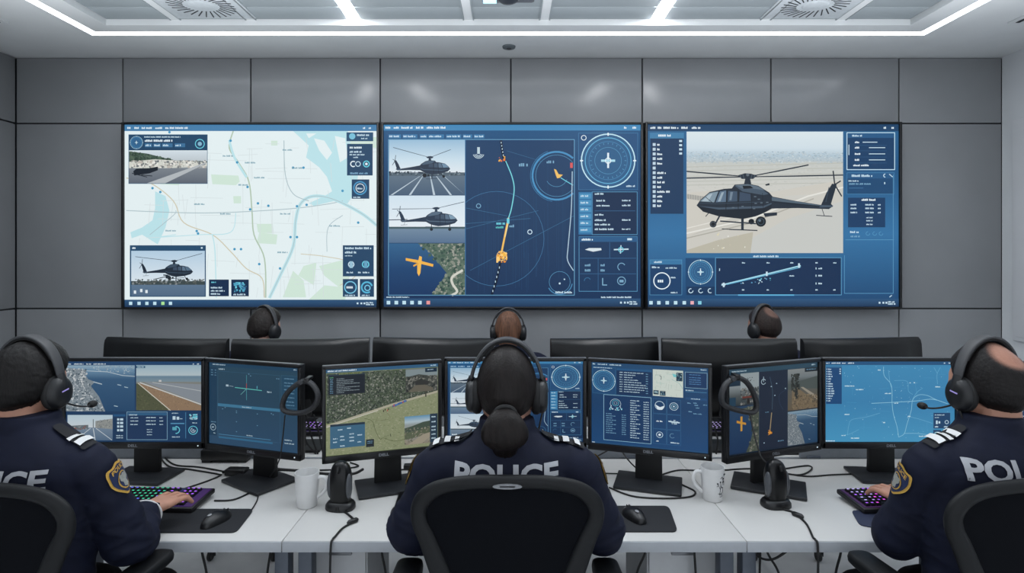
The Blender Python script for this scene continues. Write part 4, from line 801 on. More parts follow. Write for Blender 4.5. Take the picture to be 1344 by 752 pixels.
# projector
r = empty('projector', (0.0, 2.42, CEIL_Z + .035), 0, 'black ceiling projector with a dark round lens, cut by the top of the photo', 'projector')
MB().box((0, 0.07, -0.245), (0.24, 0.14, 0.10), 0.014).build('projector_body', M_GREYP, r)
MB().lathe([(0.0, 0.0), (0.05, 0.0), (0.066, 0.015), (0.07, 0.04), (0.072, 0.10), (0.0, 0.10)], (0.0, 0.055, -0.278), n=30, axis='y').build('lens_barrel', M_BLACK, r)
MB().ell((0, -0.002 - .045 + .005, -0.278), (0.046, 0.012, 0.046)).build('lens', M_GLOSS, r)
MB().tube([(0, .07, -.20), (0, .07, 0)], 0.022).build('ceiling_mount', M_GREYP, r)
MB().box((-0.082, 0.085, -0.2955), (0.06, 0.09, 0.006), 0.002).build('indicator_window', mat('indicator_blue', (150, 200, 230), .3, emit=(150, 200, 230), strength=0.8), r)

# ------------------------------------------------------------------ wall displays
def wall_display(px0, px1, py0, py1, ui, label):
    d = 3.93; a = at(px0, py0, d); b = at(px1, py1, d)
    w_, h_ = b.x - a.x, a.z - b.z
    r = empty('wall_display', ((a.x + b.x) / 2, d, (a.z + b.z) / 2), 0, label, 'wall display', 'wall displays')
    bz = 0.016
    fr = MB().box((0, 0.035, 0), (w_, 0.06, h_), 0.004)
    for s_ in (-1, 1):
        fr.box((s_ * (w_ / 2 - bz / 2), 0.0, 0), (bz, 0.02, h_), 0.003); fr.box((0, 0.0, s_ * (h_ / 2 - bz / 2)), (w_ - 2 * bz, 0.02, bz), 0.003)
    fr.build('display_frame', M_BLACK, r)
    ui(w_ - 2 * bz, h_ - 2 * bz).build(r, 0.0045)
    MB().box((0, .066, 0), (.5, .012, .4)).build('wall_bracket', M_GREYP, r)
wall_display(160, 497.5, 160.5, 406, ui_map_wall, 'left wall display showing a pale street map with inset panels')
wall_display(500.5, 844, 160.5, 405.5, ui_center, 'middle wall display showing a dark tracking map beside three aircraft pictures')
wall_display(847, 1183, 160, 405.5, ui_heli_wall, 'right wall display showing a large hovering dark helicopter')

# ------------------------------------------------------------------ desks
DT = 0.74
def desk(x0, x1, y0, y1, label, group, legs):
    r = empty('desk', ((x0 + x1) / 2, (y0 + y1) / 2, 0), 0, label, 'desk', group)
    w_, d_ = x1 - x0, y1 - y0
    MB().box((0, 0.001, DT - 0.016), (w_ - 0.002, d_ - 0.004, 0.032), 0.0015).build('tabletop', M_DESK, r)
    MB().box((0, -d_ / 2 + 0.0002, DT - 0.0172), (w_ - 0.003, 0.004, 0.0325), 0.001).build('edge_band', M_EDGE, r)
    for lx in legs:
        for ly in (-d_ / 2 + 0.09, d_ / 2 - 0.06):
            MB().box((lx - (x0 + x1) / 2, ly, (DT - 0.033) / 2), (0.046, 0.05, DT - 0.035), 0.006).build('leg', M_LEG, r)
    MB().box((0, 0.0, DT - 0.055), (w_ - 0.2, 0.03, 0.04)).build('cross_beam', M_LEG, r)
    return r
S0, S1 = -.704, .742
DG = 'white desks of the front row'
desk(-2.16, S0, 1.77, 2.49, 'white desk on the left, under the first officer\'s keyboard', DG, (-2.10, -.732))
desk(S0, S1, 1.77, 2.49, 'white middle desk in front of the officer with the ponytail', DG, (-.656, .706))
desk(S1, 2.19, 1.77, 2.49, 'white desk on the right, under the balding officer\'s keyboard', DG, (.778, 2.13))
BG = 'white desks of the back row'
for x0, x1, lab in ((-2.16, S0, 'white back row desk behind the left front desk'), (S0, S1, 'white back row desk behind the middle front desk'), (S1, 2.19, 'white back row desk behind the right front desk')):
    desk(x0, x1, 2.512, 2.96, lab, BG, (x0 + .06, x1 - .06))
M_TRAY = mat('grey_tray', (120, 126, 134), 0.55)
for a, b, lab in ((-1.95, -.93, 'low grey divider rail behind the left front monitors'), (-.30, .62, 'low grey divider rail behind the middle front monitors'), (1.28, 1.95, 'low grey divider rail behind the right front monitors')):
    r = empty('divider_rail', ((a + b) / 2, 2.5, DT), 0, lab, 'desk divider', 'divider rails')
    MB().box((0, 0.0, .027), (b - a, 0.018, .054), 0.004).build('rail_panel', M_TRAY, r)
    for s_ in (-1, 1): MB().box((s_ * (b - a) / 2.4, 0.0, .006), (.06, 0.03, .012), 0.003).build('bracket', M_LEG, r)
M_PED = mat('pedestal_white', (190, 192, 195), 0.5, noise=0.02)
for a, b, lab in ((-.677, -.493, 'white pedestal under the middle desk, near the left table legs'), (.487, .731, 'white pedestal under the middle desk, near the right table legs')):
    r = empty('desk_pedestal', ((a + b) / 2, 2.26, 0), 0, lab, 'pedestal')
    r.location.y = 2.18
    MB().box((0, 0.0, .33), (b - a, .36, .62), 0.006).build('cabinet_body', M_PED, r)
    for k in range(3):
        dr = MB().box((0, -.184, .13 + k * .2), (b - a - .012, .012, .19), 0.003).build('drawer', M_PED, r)
        MB().box((0, -.194, .19 + k * .2), (.08, .012, .01), 0.003).build('handle', M_SILVER, dr)
    for sx_ in (-1, 1):
        for sy_ in (-1, 1): MB().lathe([(0, 0), (.016, 0), (.016, .02), (0, .02)], (sx_ * (b - a) * .36, sy_ * .14, 0), n=14).build('foot', M_BLACK, r)

# ------------------------------------------------------------------ desk monitors
def monitor(pl, pr, z0, z1, ui, label, group, base=None, base_rot=0.0, base_size=(.24, .17), led=None, dim=None):
    pl, pr = Vector(pl), Vector(pr); c = (pl + pr) / 2; dv = pr - pl; w_ = dv.length; h_ = z1 - z0; rz = math.atan2(dv.y, dv.x)
    r = empty('monitor', (c.x, c.y, DT), rz, label, 'monitor', group)
    zc = (z0 + z1) / 2 - DT; t, sd, bt = 0.014, 0.014, 0.026
    fr = MB().box((0, 0.012, zc), (w_, 0.02, h_), 0.003)
    fr.box((0, -0.002, zc + h_ / 2 - t / 2), (w_, 0.012, t), 0.003); fr.box((0, -0.002, zc - h_ / 2 + bt / 2), (w_, 0.012, bt), 0.003)
    for s_ in (-1, 1): fr.box((s_ * (w_ / 2 - sd / 2), -0.002, zc), (sd, 0.012, h_ - .002), 0.003)
    fr.build('bezel', M_BLACK, r)
    MB().box((0, -0.0015, zc + h_ / 2 + .0008), (w_ - .004, 0.011, .003), 0.001).build('top_trim', M_SILVER, r)
    sb = MB().box((0, 0.034, zc), (w_ - .03, 0.026, h_ - .03), 0.012); sb.box((0, 0.052, zc - .03), (w_ * .5, 0.03, h_ * .5), 0.014); sb.build('rear_shell', M_MATTE, r)
    cv = ui(w_ - 2 * sd, h_ - t - bt); sc = cv.build(r, 0.0012, z=zc + (bt - t) / 2)
    text_obj('maker_mark', 'DELL', 0.014, M_LOGO, r, Matrix.Translation((0, -0.0086, zc - h_ / 2 + bt / 2)) @ Matrix.Rotation(R(90), 4, 'X'), 0.0006, 1.2)
    MB().box((w_ / 2 - .025, -0.0085, zc - h_ / 2 + bt / 2), (.004, .002, .004)).build('power_light', mat('led_white', (200, 210, 215), .4, emit=(200, 215, 225), strength=.8), r)
    bx, by = (0, 0.03) if base is None else base
    MB().prism([(-.052, 0), (.052, 0), (.048, zc - .02), (-.048, zc - .02)], by + .03, by + .052, axis='y', bev=.003).build('stand_neck', M_MATTE, r).location.x = bx
    rot = Matrix.Rotation(base_rot - rz, 3, 'Z')
    MB().box((bx, by + .01, .0075), (base_size[0], base_size[1], .013), .004, rot=None).build('stand_base', mat('stand_base_grey', (34, 36, 40), .45, noise=.05), r)
    b_ = [o for o in r.children if o.name.startswith('stand_base')][0]
    b_.data.transform(Matrix.Translation((bx, by + .01, 0)) @ rot.to_4x4() @ Matrix.Translation((-bx, -by - .01, 0)))
    return r
MG = 'front row monitors'
Z0, Z1 = .86, 1.221
monitor((-2.21, 2.10), (-1.792, 2.26), Z0, Z1, lambda w, h: ui_axes(w, h, .8), 'angled monitor at the far left edge, mostly behind the left officer', MG, base_rot=R(20))
monitor((-1.778, 2.27), (-1.208, 2.27), Z0, Z1, lambda w, h: ui_coast(w, h), 'monitor facing forward beside the left officer, showing a coastline and an airfield', MG, base=(.03, .0), base_rot=R(-6), base_size=(.25, .16))
monitor((-1.200, 2.262), (-.773, 2.13), Z0, Z1, lambda w, h: ui_axes(w, h), 'angled dark blue monitor with thin crossed axes, behind the left mug', MG, base_rot=R(-34), base_size=(.24, .18))
monitor((-.687, 2.10), (-.262, 2.235), Z0, Z1, lambda w, h: ui_field(w, h), 'angled monitor showing a green field and trees', MG, base=(.02, 0), base_rot=R(20), base_size=(.24, .17))
monitor((-.255, 2.27), (.312, 2.27), Z0, Z1, lambda w, h: ui_center(w, h, .82, True), 'middle monitor facing the officer with the ponytail', MG)
monitor((.318, 2.266), (.763, 2.13), Z0, Z1, lambda w, h: ui_data(w, h), 'angled blue monitor of data tables, right of the officer with the ponytail', MG, base=(0, 0), base_rot=R(-18), base_size=(.25, .17))
monitor((.801, 2.10), (1.240, 2.262), Z0, Z1, lambda w, h: ui_drone(w, h), 'angled dim monitor with a yellow aircraft picture, behind the patterned mug', MG, base=(-.02, .0), base_rot=R(-26), base_size=(.26, .17))
monitor((1.249, 2.27), (1.795, 2.27), Z0, Z1, lambda w, h: ui_bluemap(w, h), 'monitor facing forward showing a bright blue line map, beside the balding officer', MG, base=(-.01, 0), base_rot=R(-6), base_size=(.25, .16))
monitor((1.806, 2.26), (2.22, 2.10), Z0, Z1, lambda w, h: ui_data(w, h, .8), 'angled monitor at the far right edge, mostly behind the balding officer', MG, base_rot=R(-20))
# back row monitors seen from behind: curved glossy shells
def rear_monitor(px0, px1, pt0, pt1, d, label, logo=False):
    # turned slightly: top edge height in the picture gives the distance of each end
    zt = 1.237
    d0 = F * (EYE - zt) / (pt0 - VY); d1 = F * (EYE - zt) / (pt1 - VY)
    k = 0.5; dm = d; d0 = dm + (d0 - (d0 + d1) / 2) * k; d1 = dm + (d1 - (F * (EYE - zt) / (pt0 - VY) + d1) / 2) * k
    pl = Vector(((px0 - VX) * d0 / F, d0)); pr = Vector(((px1 - VX) * d1 / F, d1)); c = (pl + pr) / 2; dv = pr - pl; w_ = dv.length; rz = math.atan2(dv.y, dv.x)
    r = empty('monitor', (c.x, c.y, DT), rz, label, 'monitor', 'back row monitors')
    z0, z1 = .865 - DT, zt - DT; h_ = z1 - z0; zc = (z0 + z1) / 2
    rings = []
    n = 16
    for i in range(n + 1):
        u = -1 + 2 * i / n; x = u * w_ / 2; y = .0 - .012 * (1 - u * u)
        b = .02 + .028 * max(0, 1 - (u / .86) ** 4) if abs(u) < .86 else .02
        f_ = .012
        pr_ = [(x, y + .02, z0), (x, y + .02, z1), (x, y + .006, z1), (x, y - b * .35, z1 - .012), (x, y - b * .6, z1 - .03), (x, y - b * 1.0, zc + .06), (x, y - b * 1.15, zc - .05), (x, y - b * .9, z0 + .05), (x, y - b * .3, z0 + .012), (x, y + .006, z0)]
        rings.append([Vector(p) for p in pr_])
    MB().loft(rings).build('rear_shell', M_GLOSS, r, angle=50)
    MB().box((0, -.016, z1 - .021), (w_ * .72, .012, .006), .002).build('top_groove', M_MATTE, r)
    MB().box((0, .026, zc), (w_ - .02, .012, h_ - .02), .003).build('screen', mat('dark_glass', (10, 14, 20), .2, emit=(40, 80, 120), strength=.6, noise=0), r)
    MB().box((0, -.052, zc - .1), (.13, .02, .13), .006).build('mount_plate', M_BLACK, r)
    MB().prism([(-.04, .012), (.04, .012), (.035, zc - .02), (-.035, zc - .02)], -.072, -.05, axis='y', bev=.004).build('stand_neck', M_MATTE, r)
    MB().box((0, -.045, .0075), (.24, .16, .013), .004).build('stand_base', M_MATTE, r)
    if logo:
        MB().lathe([(0.010, -.002), (.016, -.002), (.016, .002), (.010, .002)], (-.03, -.046, zc + .075), n=24, axis='y').build('emblem', M_GREYP, r)
        for k_ in range(3): MB().box((.005 + k_ * .018, -.047, zc + .075), (.014, .002, .012), .001).build('emblem', M_GREYP, r)
    return r
rear_monitor(139, 298, 442, 447, 2.70, 'leftmost back row monitor, seen from behind')
rear_monitor(304.5, 484.5, 446, 443, 2.68, 'back row monitor in front of the man with dark hair, seen from behind', True)
rear_monitor(490, 648, 443, 446, 2.70, 'back row monitor left of the officer with the brown ponytail, seen from behind')
rear_monitor(723, 863, 447, 442, 2.70, 'back row monitor right of the officer with the brown ponytail, seen from behind')
rear_monitor(869, 1045, 443, 444, 2.68, 'back row monitor in front of the man with thinning hair, seen from behind', True)
rear_monitor(1053.5, 1207, 446, 441, 2.70, 'rightmost back row monitor, seen from behind')

# ------------------------------------------------------------------ keyboards
KC = {n: mat('key_glow_' + n, c, .4, emit=c, strength=s, noise=0) for n, c, s in (('purple', (170, 90, 240), .9), ('green', (60, 200, 150), .7), ('blue', (100, 110, 235), .8), ('white', (190, 170, 230), .75), ('pink', (230, 80, 220), 1.0))}
M_KEY = mat('keycap_black', (18, 18, 22), .5); M_KCASE = mat('keyboard_case', (22, 22, 25), .5)
def glow_plate(scheme):
    # backlight under the keys, colour runs along the board
    m = bpy.data.materials.new('key_backlight'); m.use_nodes = True; nt = m.node_tree; b = nt.nodes['Principled BSDF']
    tc = nt.nodes.new('ShaderNodeTexCoord'); sx = nt.nodes.new('ShaderNodeSeparateXYZ'); nt.links.new(tc.outputs['Object'], sx.inputs[0])
    mr = nt.nodes.new('ShaderNodeMapRange'); mr.inputs[1].default_value = -.225; mr.inputs[2].default_value = .225; nt.links.new(sx.outputs[0], mr.inputs[0])
    cr = nt.nodes.new('ShaderNodeValToRGB'); nt.links.new(mr.outputs[0], cr.inputs[0])
    cr.color_ramp.elements[0].color = lin(scheme[0]); cr.color_ramp.elements[1].color = lin(scheme[-1])
    for i, c in enumerate(scheme[1:-1]): cr.color_ramp.elements.new((i + 1) / (len(scheme) - 1)).color = lin(c)
    b.inputs['Base Color'].default_value = (.01, .01, .012, 1); nt.links.new(cr.outputs[0], b.inputs['Emission Color']); b.inputs['Emission Strength'].default_value = .11
    return m
keymesh = {}
def key_mesh(w, color):
    k = (round(w, 4), color)
    if k not in keymesh:
        mb = MB(); d = .0148; h = .009
        b = [(-w / 2, -d / 2), (w / 2, -d / 2), (w / 2, d / 2), (-w / 2, d / 2)]; e = .0022
        t = [(-w / 2 + e, -d / 2 + e), (w / 2 - e, -d / 2 + e), (w / 2 - e, d / 2 - e * .6), (-w / 2 + e, d / 2 - e * .6)]
        mb.loft([[Vector((x, y, 0)) for x, y in b], [Vector((x, y, h * .75)) for x, y in [(p[0] * .9, p[1] * .95) for p in b]], [Vector((x, y, h)) for x, y in t]])
        mb.box((0, .001, h + .0002), (min(.0085, w * .5), .0042, .0006), m=1)
        me = mb.mesh('keycap', smooth=False); me.materials.append(M_KEY); me.materials.append(KC[color]); keymesh[k] = me
    return keymesh[k]
def keyboard(loc, rz, label, scheme, colfn, cols=21, cable=True, rows=6):
    r = empty('keyboard', loc, rz, label, 'keyboard', 'backlit keyboards')
    u = .0192; W = cols * u + .034; D = rows * u + .034
    tilt = Matrix.Rotation(R(4), 4, 'X')
    cs = MB().box((0, 0, .012), (W, D, .018), .005).build('case', M_KCASE, r); cs.data.transform(tilt); cs.location.z = .006
    gp = MB().box((0, 0, .0216), (W - .016, D - .02, .0016)).build('backlight', glow_plate(scheme), r); gp.data.transform(tilt); gp.location.z = .006
    gaps = {15, 19} if cols > 19 else set()
    for row in range(rows):
        y = (rows / 2 - .5 - row) * u - (.003 if row else 0)
        c = 0
        while c < cols:
            x0 = c; wd = 1
            if row == rows - 1 and c in (0, 1, 2, 9, 10, 11, 12): wd = 1.2 if False else 1
            if row == rows - 1 and c == 3: wd = 6
            if row == 3 and c == 0: wd = 2
            if row == 4 and c in (0, 12): wd = 2
            if row in (1, 2) and c == 13: wd = 2
            xx = (x0 + wd / 2 - cols / 2) * u
            if not (c in gaps) and not (row == 3 and 15 <= c <= 18):
                k = bpy.data.objects.new('keycap', key_mesh(u * wd - .0034, colfn(c / cols, row))); COL.objects.link(k); k.parent = r
                p = tilt @ Vector((xx, y, .0222)); k.location = (p.x, p.y, p.z + .006); k.rotation_euler = (R(4), 0, 0)
            c += wd
    for s_ in (-1, 1): MB().box((s_ * W * .4, D / 2 - .015, .005), (.03, .012, .0105), .002).build('foot', M_MATTE, r)
    return r, W, D
def c_left(t, row): return 'purple' if t > .62 else ('green' if random.random() < .75 else 'blue')
def c_right(t, row): return random.choice(('purple', 'white', 'white', 'purple', 'pink'))
def c_mid(t, row): return random.choice(('purple', 'blue', 'white'))
KG = [(200, 60, 220), (120, 70, 200), (40, 160, 130), (90, 70, 210), (170, 60, 230)]
keyboard((-1.292, 2.035, DT), R(-2), 'black keyboard lit green and purple under the left officer\'s hand', KG, c_left, cols=20)
keyboard((.165, 2.025, DT), 0, 'black keyboard with purple keys in front of the officer with the ponytail', [(90, 60, 200)] * 3, c_mid, cols=20)
keyboard((1.42, 2.035, DT), R(4), 'black keyboard lit violet under the balding officer\'s hand', [(150, 70, 190)] * 3, c_right, cols=20)
keyboard((-.93, 2.86, DT), 0, 'backlit keyboard on the back row desk behind the left monitors', [(120, 90, 200)] * 3, lambda t, r_: random.choice(('white', 'purple')), cols=15, rows=5)
keyboard((1.06, 2.86, DT), 0, 'backlit keyboard on the back row desk behind the right monitors', [(90, 80, 150)] * 3, lambda t, r_: 'white', cols=15, rows=5)

# ------------------------------------------------------------------ mouse pads, mice, mugs
M_PAD = mat('mouse_pad_cloth', (25, 27, 32), .85, noise=.1, nscale=300, bump=.05, bscale=900)
def pad(pts, label, m=M_PAD):
    pts = [on_z(x, y, DT) for x, y in pts]; c = sum(pts, Vector()) / len(pts)
    P2 = [(p.x - c.x, p.y - c.y) for p in pts]
    o = MB().prism(P2, 0.0005, 0.0045, bev=.0015).build('mouse_pad', m); o.location = (c.x, c.y, DT)
    return tag(o, label, 'mouse pad')
def rounded(pts, r=.18, n=4):
    out = []
    L = len(pts)
    for i in range(L):
        p0, p1, p2 = Vector(pts[i - 1]), Vector(pts[i]), Vector(pts[(i + 1) % L])
        a = p1 + (p0 - p1).normalized() * min(r, (p0 - p1).length * .4); b = p1 + (p2 - p1).normalized() * min(r, (p2 - p1).length * .4)
        for k in range(n + 1):
            t = k / n; q = a * (1 - t) ** 2 + p1 * 2 * t * (1 - t) + b * t * t; out.append((q.x, q.y))
    return out
pad(rounded([(150, 700), (310, 700), (334, 669), (172, 669)], 7), 'black mouse pad on the left desk, under the wrist of the left officer')
pad(rounded([(760, 699), (890, 699), (878, 665), (760, 665)], 7), 'black mouse pad right of the officer with the ponytail')
pad(rounded([(1128, 690), (1260, 716), (1260, 671), (1117, 671)], 5), 'dark blue mat beneath the forearm of the balding officer', mat('pad_navy', (34, 42, 68), .7, noise=.08))
def mouse(loc, rz, label, size=(.032, .058, .036)):
    r = empty('computer_mouse', loc, rz, label, 'mouse', 'mice lying on mouse pads')
    a, b, h = size; rings = []
    for i in range(15):
        t = i / 14; y = -b + 2 * b * t
        wd = a * (math.sin(PI * min(max(t * .94 + .03, 0), 1)) ** .45) * (1 - .08 * math.sin(2 * PI * t)); hh = h * (math.sin(PI * (t * .84 + .07)) ** .7) * (1.08 - .35 * t)
        rings.append([Vector((wd * math.copysign(abs(math.cos(q)) ** .8, math.cos(q)), y, max(0, hh * math.sin(q)))) for q in [PI * j / 16 for j in range(17)]] + [Vector((wd * .6, y, 0)), Vector((-wd * .6, y, 0))][::-1])
    MB().loft(rings).build('mouse_body', M_BLACK, r, angle=60)
    MB().box((0, b * .5, h * .62), (.006, .024, .011), .003).build('scroll_wheel', M_GREYP, r)
    MB().box((0, b * .74, .010), (.0015, .03, .020), .0005).build('button_gap', M_MATTE, r)
    MB().ell((-.004, -b * .42, h * .865), (.006, .009, .002)).build('palm_mark', mat('mark_grey', (150, 152, 156), .4), r)
    return r
p = on_z(279, 690, DT); mouse((p.x, 1.895, DT + .0045), R(-14), 'black computer mouse on the left officer\'s mouse pad')
p = on_z(837, 684, DT); mouse((.427, 1.925, DT + .0045), R(16), 'black computer mouse on the mouse pad right of the officer with the ponytail')
p = on_z(527, 676, DT); mouse((p.x - .005, 1.945, DT), R(10), 'black computer mouse on the bare desk, half hidden by the ponytail officer\'s left elbow')
o = empty('tablet', (-.352, 2.04, DT), R(3), 'thin black tablet lying left of the officer with the ponytail', 'tablet')
MB().box((0, 0, .006), (.10, .17, .010), .004).build('tablet_body', M_BLACK, o); MB().box((0, 0, .0113), (.088, .15, .0008)).build('tablet_screen', M_GLOSS, o)

def mug(px, py, label, hside, pattern=False):
    c = on_z(px, py, DT); r = empty('mug', (c.x, c.y, DT), 0, label, 'mug')
    prof = [(0, .002), (.032, .0), (.035, .004), (.038, .05), (.0425, .118), (.0425, .1205), (.040, .1205), (.0395, .118), (.035, .05), (.031, .010), (0, .008)]
    MB().lathe(prof, n=40).build('mug_body', M_PORC, r, angle=50)
    MB().lathe([(0, .078), (.0362, .078)], n=30).build('drink', mat('dark_coffee', (50, 40, 36), .2), r) if pattern else None
    h = spline([(hside * .037, 0, .100), (hside * .060, 0, .101), (hside * .070, 0, .080), (hside * .062, 0, .052), (hside * .0355, 0, .028)], 6)
    MB().tube(h, .0052, 10, flat=1.25).build('handle', M_PORC, r)
    if pattern:
        ink = mat('mug_ink', (60, 62, 66), .6); mb = MB()
        def wrap(x, z): 
            rad = .0352 + (z - .004) * .064 + .0006; a = x / .04 - PI / 2 + .35; return Vector((rad * math.cos(a), rad * math.sin(a), z))
        for st in ([(0, .03), (.004, .05), (.002, .075)], [(.001, .05), (.012, .068), (.016, .085)], [(.003, .05), (-.009, .07)], [(-.006, .034), (.012, .034), (.018, .044), (.014, .055)], [(.0, .03), (.012, .030), (.014, .022), (.002, .022)], [(.016, .07), (.022, .078), (.026, .06)], [(.002, .088), (.010, .094), (.012, .084)], [(-.012, .06), (-.007, .064)]):
            mb.tube([wrap(a.x, a.y) for a in spline([(x, z, 0) for x, z in st], 4)], .0009, 6)
        for x, z in ((.002, .076), (.017, .086), (-.009, .071), (.012, .055), (.026, .1), (.02, .1)): mb.ell(wrap(x, z), (.003, .003, .003), 8, 6)
        mb.build('line_drawing', ink, r)
    return r
mug(403, 663.5, 'plain white mug with its handle on the right, beside the upright mouse', 1)
mug(935, 655, 'white mug with a thin black plant drawing, handle on the left', -1, True)

def upright_mouse(px, py, label, flip):
    c = on_z(px, py, DT); r = empty('computer_mouse', (c.x, c.y, DT), R(-8 * flip), label, 'mouse', 'mice standing upright')
    def ring(wd, d, z, dy=0): return [Vector((wd * math.copysign(abs(math.cos(q)) ** .75, math.cos(q)), dy + d * math.copysign(abs(math.sin(q)) ** .75, math.sin(q)), z)) for q in [2 * PI * j / 28 for j in range(28)]]
    MB().loft([ring(.050, .036, .0), ring(.052, .038, .004), ring(.051, .037, .016), ring(.046, .032, .024), ring(.04, .028, .028)]).build('dock_base', M_BLACK, r, angle=60)
    ks = interp([(.034, .024, .020, 0), (.036, .026, .045, .0), (.039, .029, .085, .001), (.038, .028, .115, .002), (.033, .023, .140, .003), (.024, .016, .156, .004), (.010, .007, .164, .005)], 4)
    MB().loft([ring(a, b, z, y) for a, b, z, y in ks]).build('mouse_body', M_GLOSS, r, angle=60)
    for s_ in (-1, 1):
        MB().ell((s_ * .034, -.008, .082), (.011, .016, .045), 16, 12).build('side_grip', mat('grip_grey', (74, 77, 82), .3), r)
    MB().box((.002, -.026, .142), (.009, .014, .022), .004, rot=Matrix.Rotation(R(-25), 3, 'X')).build('scroll_wheel', M_MATTE, r)
    MB().box((.004, -.036, .013), (.012, .006, .014), .002).build('dock_slot', M_MATTE, r)
    return r
upright_mouse(447, 667, 'black mouse standing upright in a dock beside the plain white mug', 1)
upright_mouse(1018, 664, 'black mouse standing upright in a dock right of the patterned mug', -1)

def hanging_loop(pts, d0, d1, label, clamp):
    xs_ = [p[0] for p in pts]; a, b = min(xs_), max(xs_)
    P = [at(x, y, d0 + (d1 - d0) * (x - a) / (b - a)) for x, y in pts]; c = sum(P, Vector()) / len(P)
    r = empty('headband', c, 0, label, 'headset', 'headbands hanging on monitors')
    pl = spline([p - c for p in P], 6, closed=True)
    MB().tube(pl, .0125, 12, closed=True, flat=.75).build('padded_band', mat('band_rubber', (40, 41, 44), .5, bump=.1, bscale=150), r)
    inner = [p * .93 + Vector((0, -.004, 0)) for p in pl]
    MB().tube(inner, .0035, 8, closed=True).build('inner_seam', M_MATTE, r)
    q = at(clamp[0], clamp[1], d0 + (d1 - d0) * (clamp[0] - a) / (b - a)) - c
    MB().box(q, (.036, .03, .016), .005).box(q + Vector((.008, .012, .008)), (.018, .05, .01), .003).build('clip', M_BLACK, r)
    MB().lathe([(0, -.008), (.008, -.008), (.008, .008), (0, .008)], tuple(q + Vector((-.01, -.016, .0))), n=14, axis='y').build('clip_screw', M_GREYP, r)
    return r
hanging_loop([(394, 502), (408, 503), (417, 517), (414, 531), (402, 540), (386, 542), (374, 539), (371, 531), (377, 516)], 2.105, 2.07, 'black padded headband loop hung on the angled monitor with crossed axes', (401, 500))
hanging_loop([(966, 496), (979, 501), (989, 516), (993, 533), (988, 541), (975, 540), (953, 533), (947, 522), (952, 505)], 2.05, 2.10, 'black padded headband loop hung on the dim monitor with a yellow aircraft', (964, 496))

# ------------------------------------------------------------------ cables
def cable(pts, label, rad=.0032, cat='cable', group='black cables', parts=()):
    P = spline(pts, 7)
    o = MB().tube([p - P[0] for p in P], rad, 8, round_ends=True).build('cable', M_CABLE); o.location = P[0]
    tag(o, label, cat, group)
    for q, dv in parts:
        q = Vector(q) - P[0]; dv = Vector(dv).normalized()
        MB().tube([q - dv * .02, q - dv * .014, q + dv * .014, q + dv * .02], [.004, .0085, .0085, .004], 10).build('inline_plug', M_BLACK, o)
    return o
zt = DT + .0036
def dk(*l): return [on_z(x, y, zt) for x, y in l]
def edge_drop(px_list):  # over the front edge and down
    return [Vector(((x - VX) * d / F, d, z)) for x, d, z in px_list]
fr_y = 1.757
def drop(x, x2): return [Vector((x, 1.775, zt)), Vector((x + (x2 - x) * .1, fr_y, DT - .012)), Vector((x + (x2 - x) * .4, fr_y - .006, .60)), Vector((x2, fr_y + .02, .40)), Vector((x2 + (x2 - x) * .5, fr_y + .06, .10)), Vector((x2 + (x2 - x), fr_y + .12, .006))]
cable(dk((440, 651), (449, 668), (458, 676), (466, 683)) + dk((466, 684), (450, 693), (440, 704)) + drop((436.5 - VX) * 1.775 / F, (434 - VX) * 1.76 / F), 'black cable from the left upright mouse over the desk edge', .0036, parts=[(on_z(463, 684, zt + .003), (.035, .037, 0))])
cable(dk((1012, 664), (1030, 669), (1040, 672), (1052, 681), (1060, 690), (1067, 705)) + drop((1070 - VX) * 1.775 / F, (1066 - VX) * 1.76 / F), 'black cable from the right upright mouse over the desk edge', .0036, parts=[(on_z(1047, 676, zt + .003), (.03, -.045, 0))])
cable(dk((209, 598), (222, 612), (250, 616), (285, 622), (289, 624), (270, 632), (240, 642)), 'black cable from the coastline monitor to the left keyboard')
cable(dk((216, 600), (230, 610), (262, 613), (296, 619)), 'black cable running to the small power adapter', .003)
cable(dk((282, 657), (305, 656), (325, 648), (337, 640)), 'black cable running from the left keyboard toward the axes monitor')
r_ = [at(374, 545, 2.07), at(371, 575, 2.08), at(366, 605, 2.085), at(350, 632, 2.10)]
cable(r_[:3] + dk((352, 629), (340, 640), (338, 655), (331, 668)), 'black cord hanging from the left headband loop down to the mouse pad', .0024)
r2 = [at(984, 543, 2.08), at(990, 570, 2.03), at(998, 597, 1.99), at(1005, 606, 1.985)]
cable(r2, 'black cord hanging from the right headband loop to the upright mouse', .003)
cable(dk((300, 619), (330, 617), (380, 617), (430, 622), (462, 622), (476, 616)), 'thick black cable bundle on the desk behind the plain mug', .0055)
cable(dk((355, 614), (400, 617), (440, 616), (470, 612), (460, 607)), 'black cable looped behind the upright left mouse', .003)
cable(dk((520, 617), (530, 616), (540, 614), (552, 612)), 'short black cable behind the green field monitor stand', .003)
cable(dk((800, 640), (830, 651), (870, 654), (905, 652), (912, 645), (895, 636), (868, 623)), 'black cable curving from the ponytail officer\'s keyboard to the data monitor')
cable(dk((764, 620), (790, 621), (830, 622)), 'thin black cable left of the data monitor stand', .0026)
cable(dk((868, 623), (890, 617), (915, 617), (925, 613)), 'black cable behind the patterned mug', .003)
cable(dk((950, 617), (985, 615), (1020, 620), (1050, 623), (1065, 616), (1060, 611), (1030, 615)), 'looped black cable right of the dim monitor stand', .003)
cable(dk((1030, 621), (1060, 625), (1092, 623), (1120, 622)), 'black cable reaching toward the stand of the blue map monitor', .003)
cable(dk((1176, 620), (1192, 612), (1196, 604)), 'black cable behind the blue map monitor stand', .003)
cable([at(768, 607, 2.4), at(785, 598, 2.42), at(800, 590, 2.44)], 'black cable rising behind the left edge of the data monitor', .003)
cable([at(816, 592, 2.40), at(824, 603, 2.36), at(835, 614, 2.33), at(845, 618, 2.33)], 'black cable hanging behind the data monitor near its stand', .003)
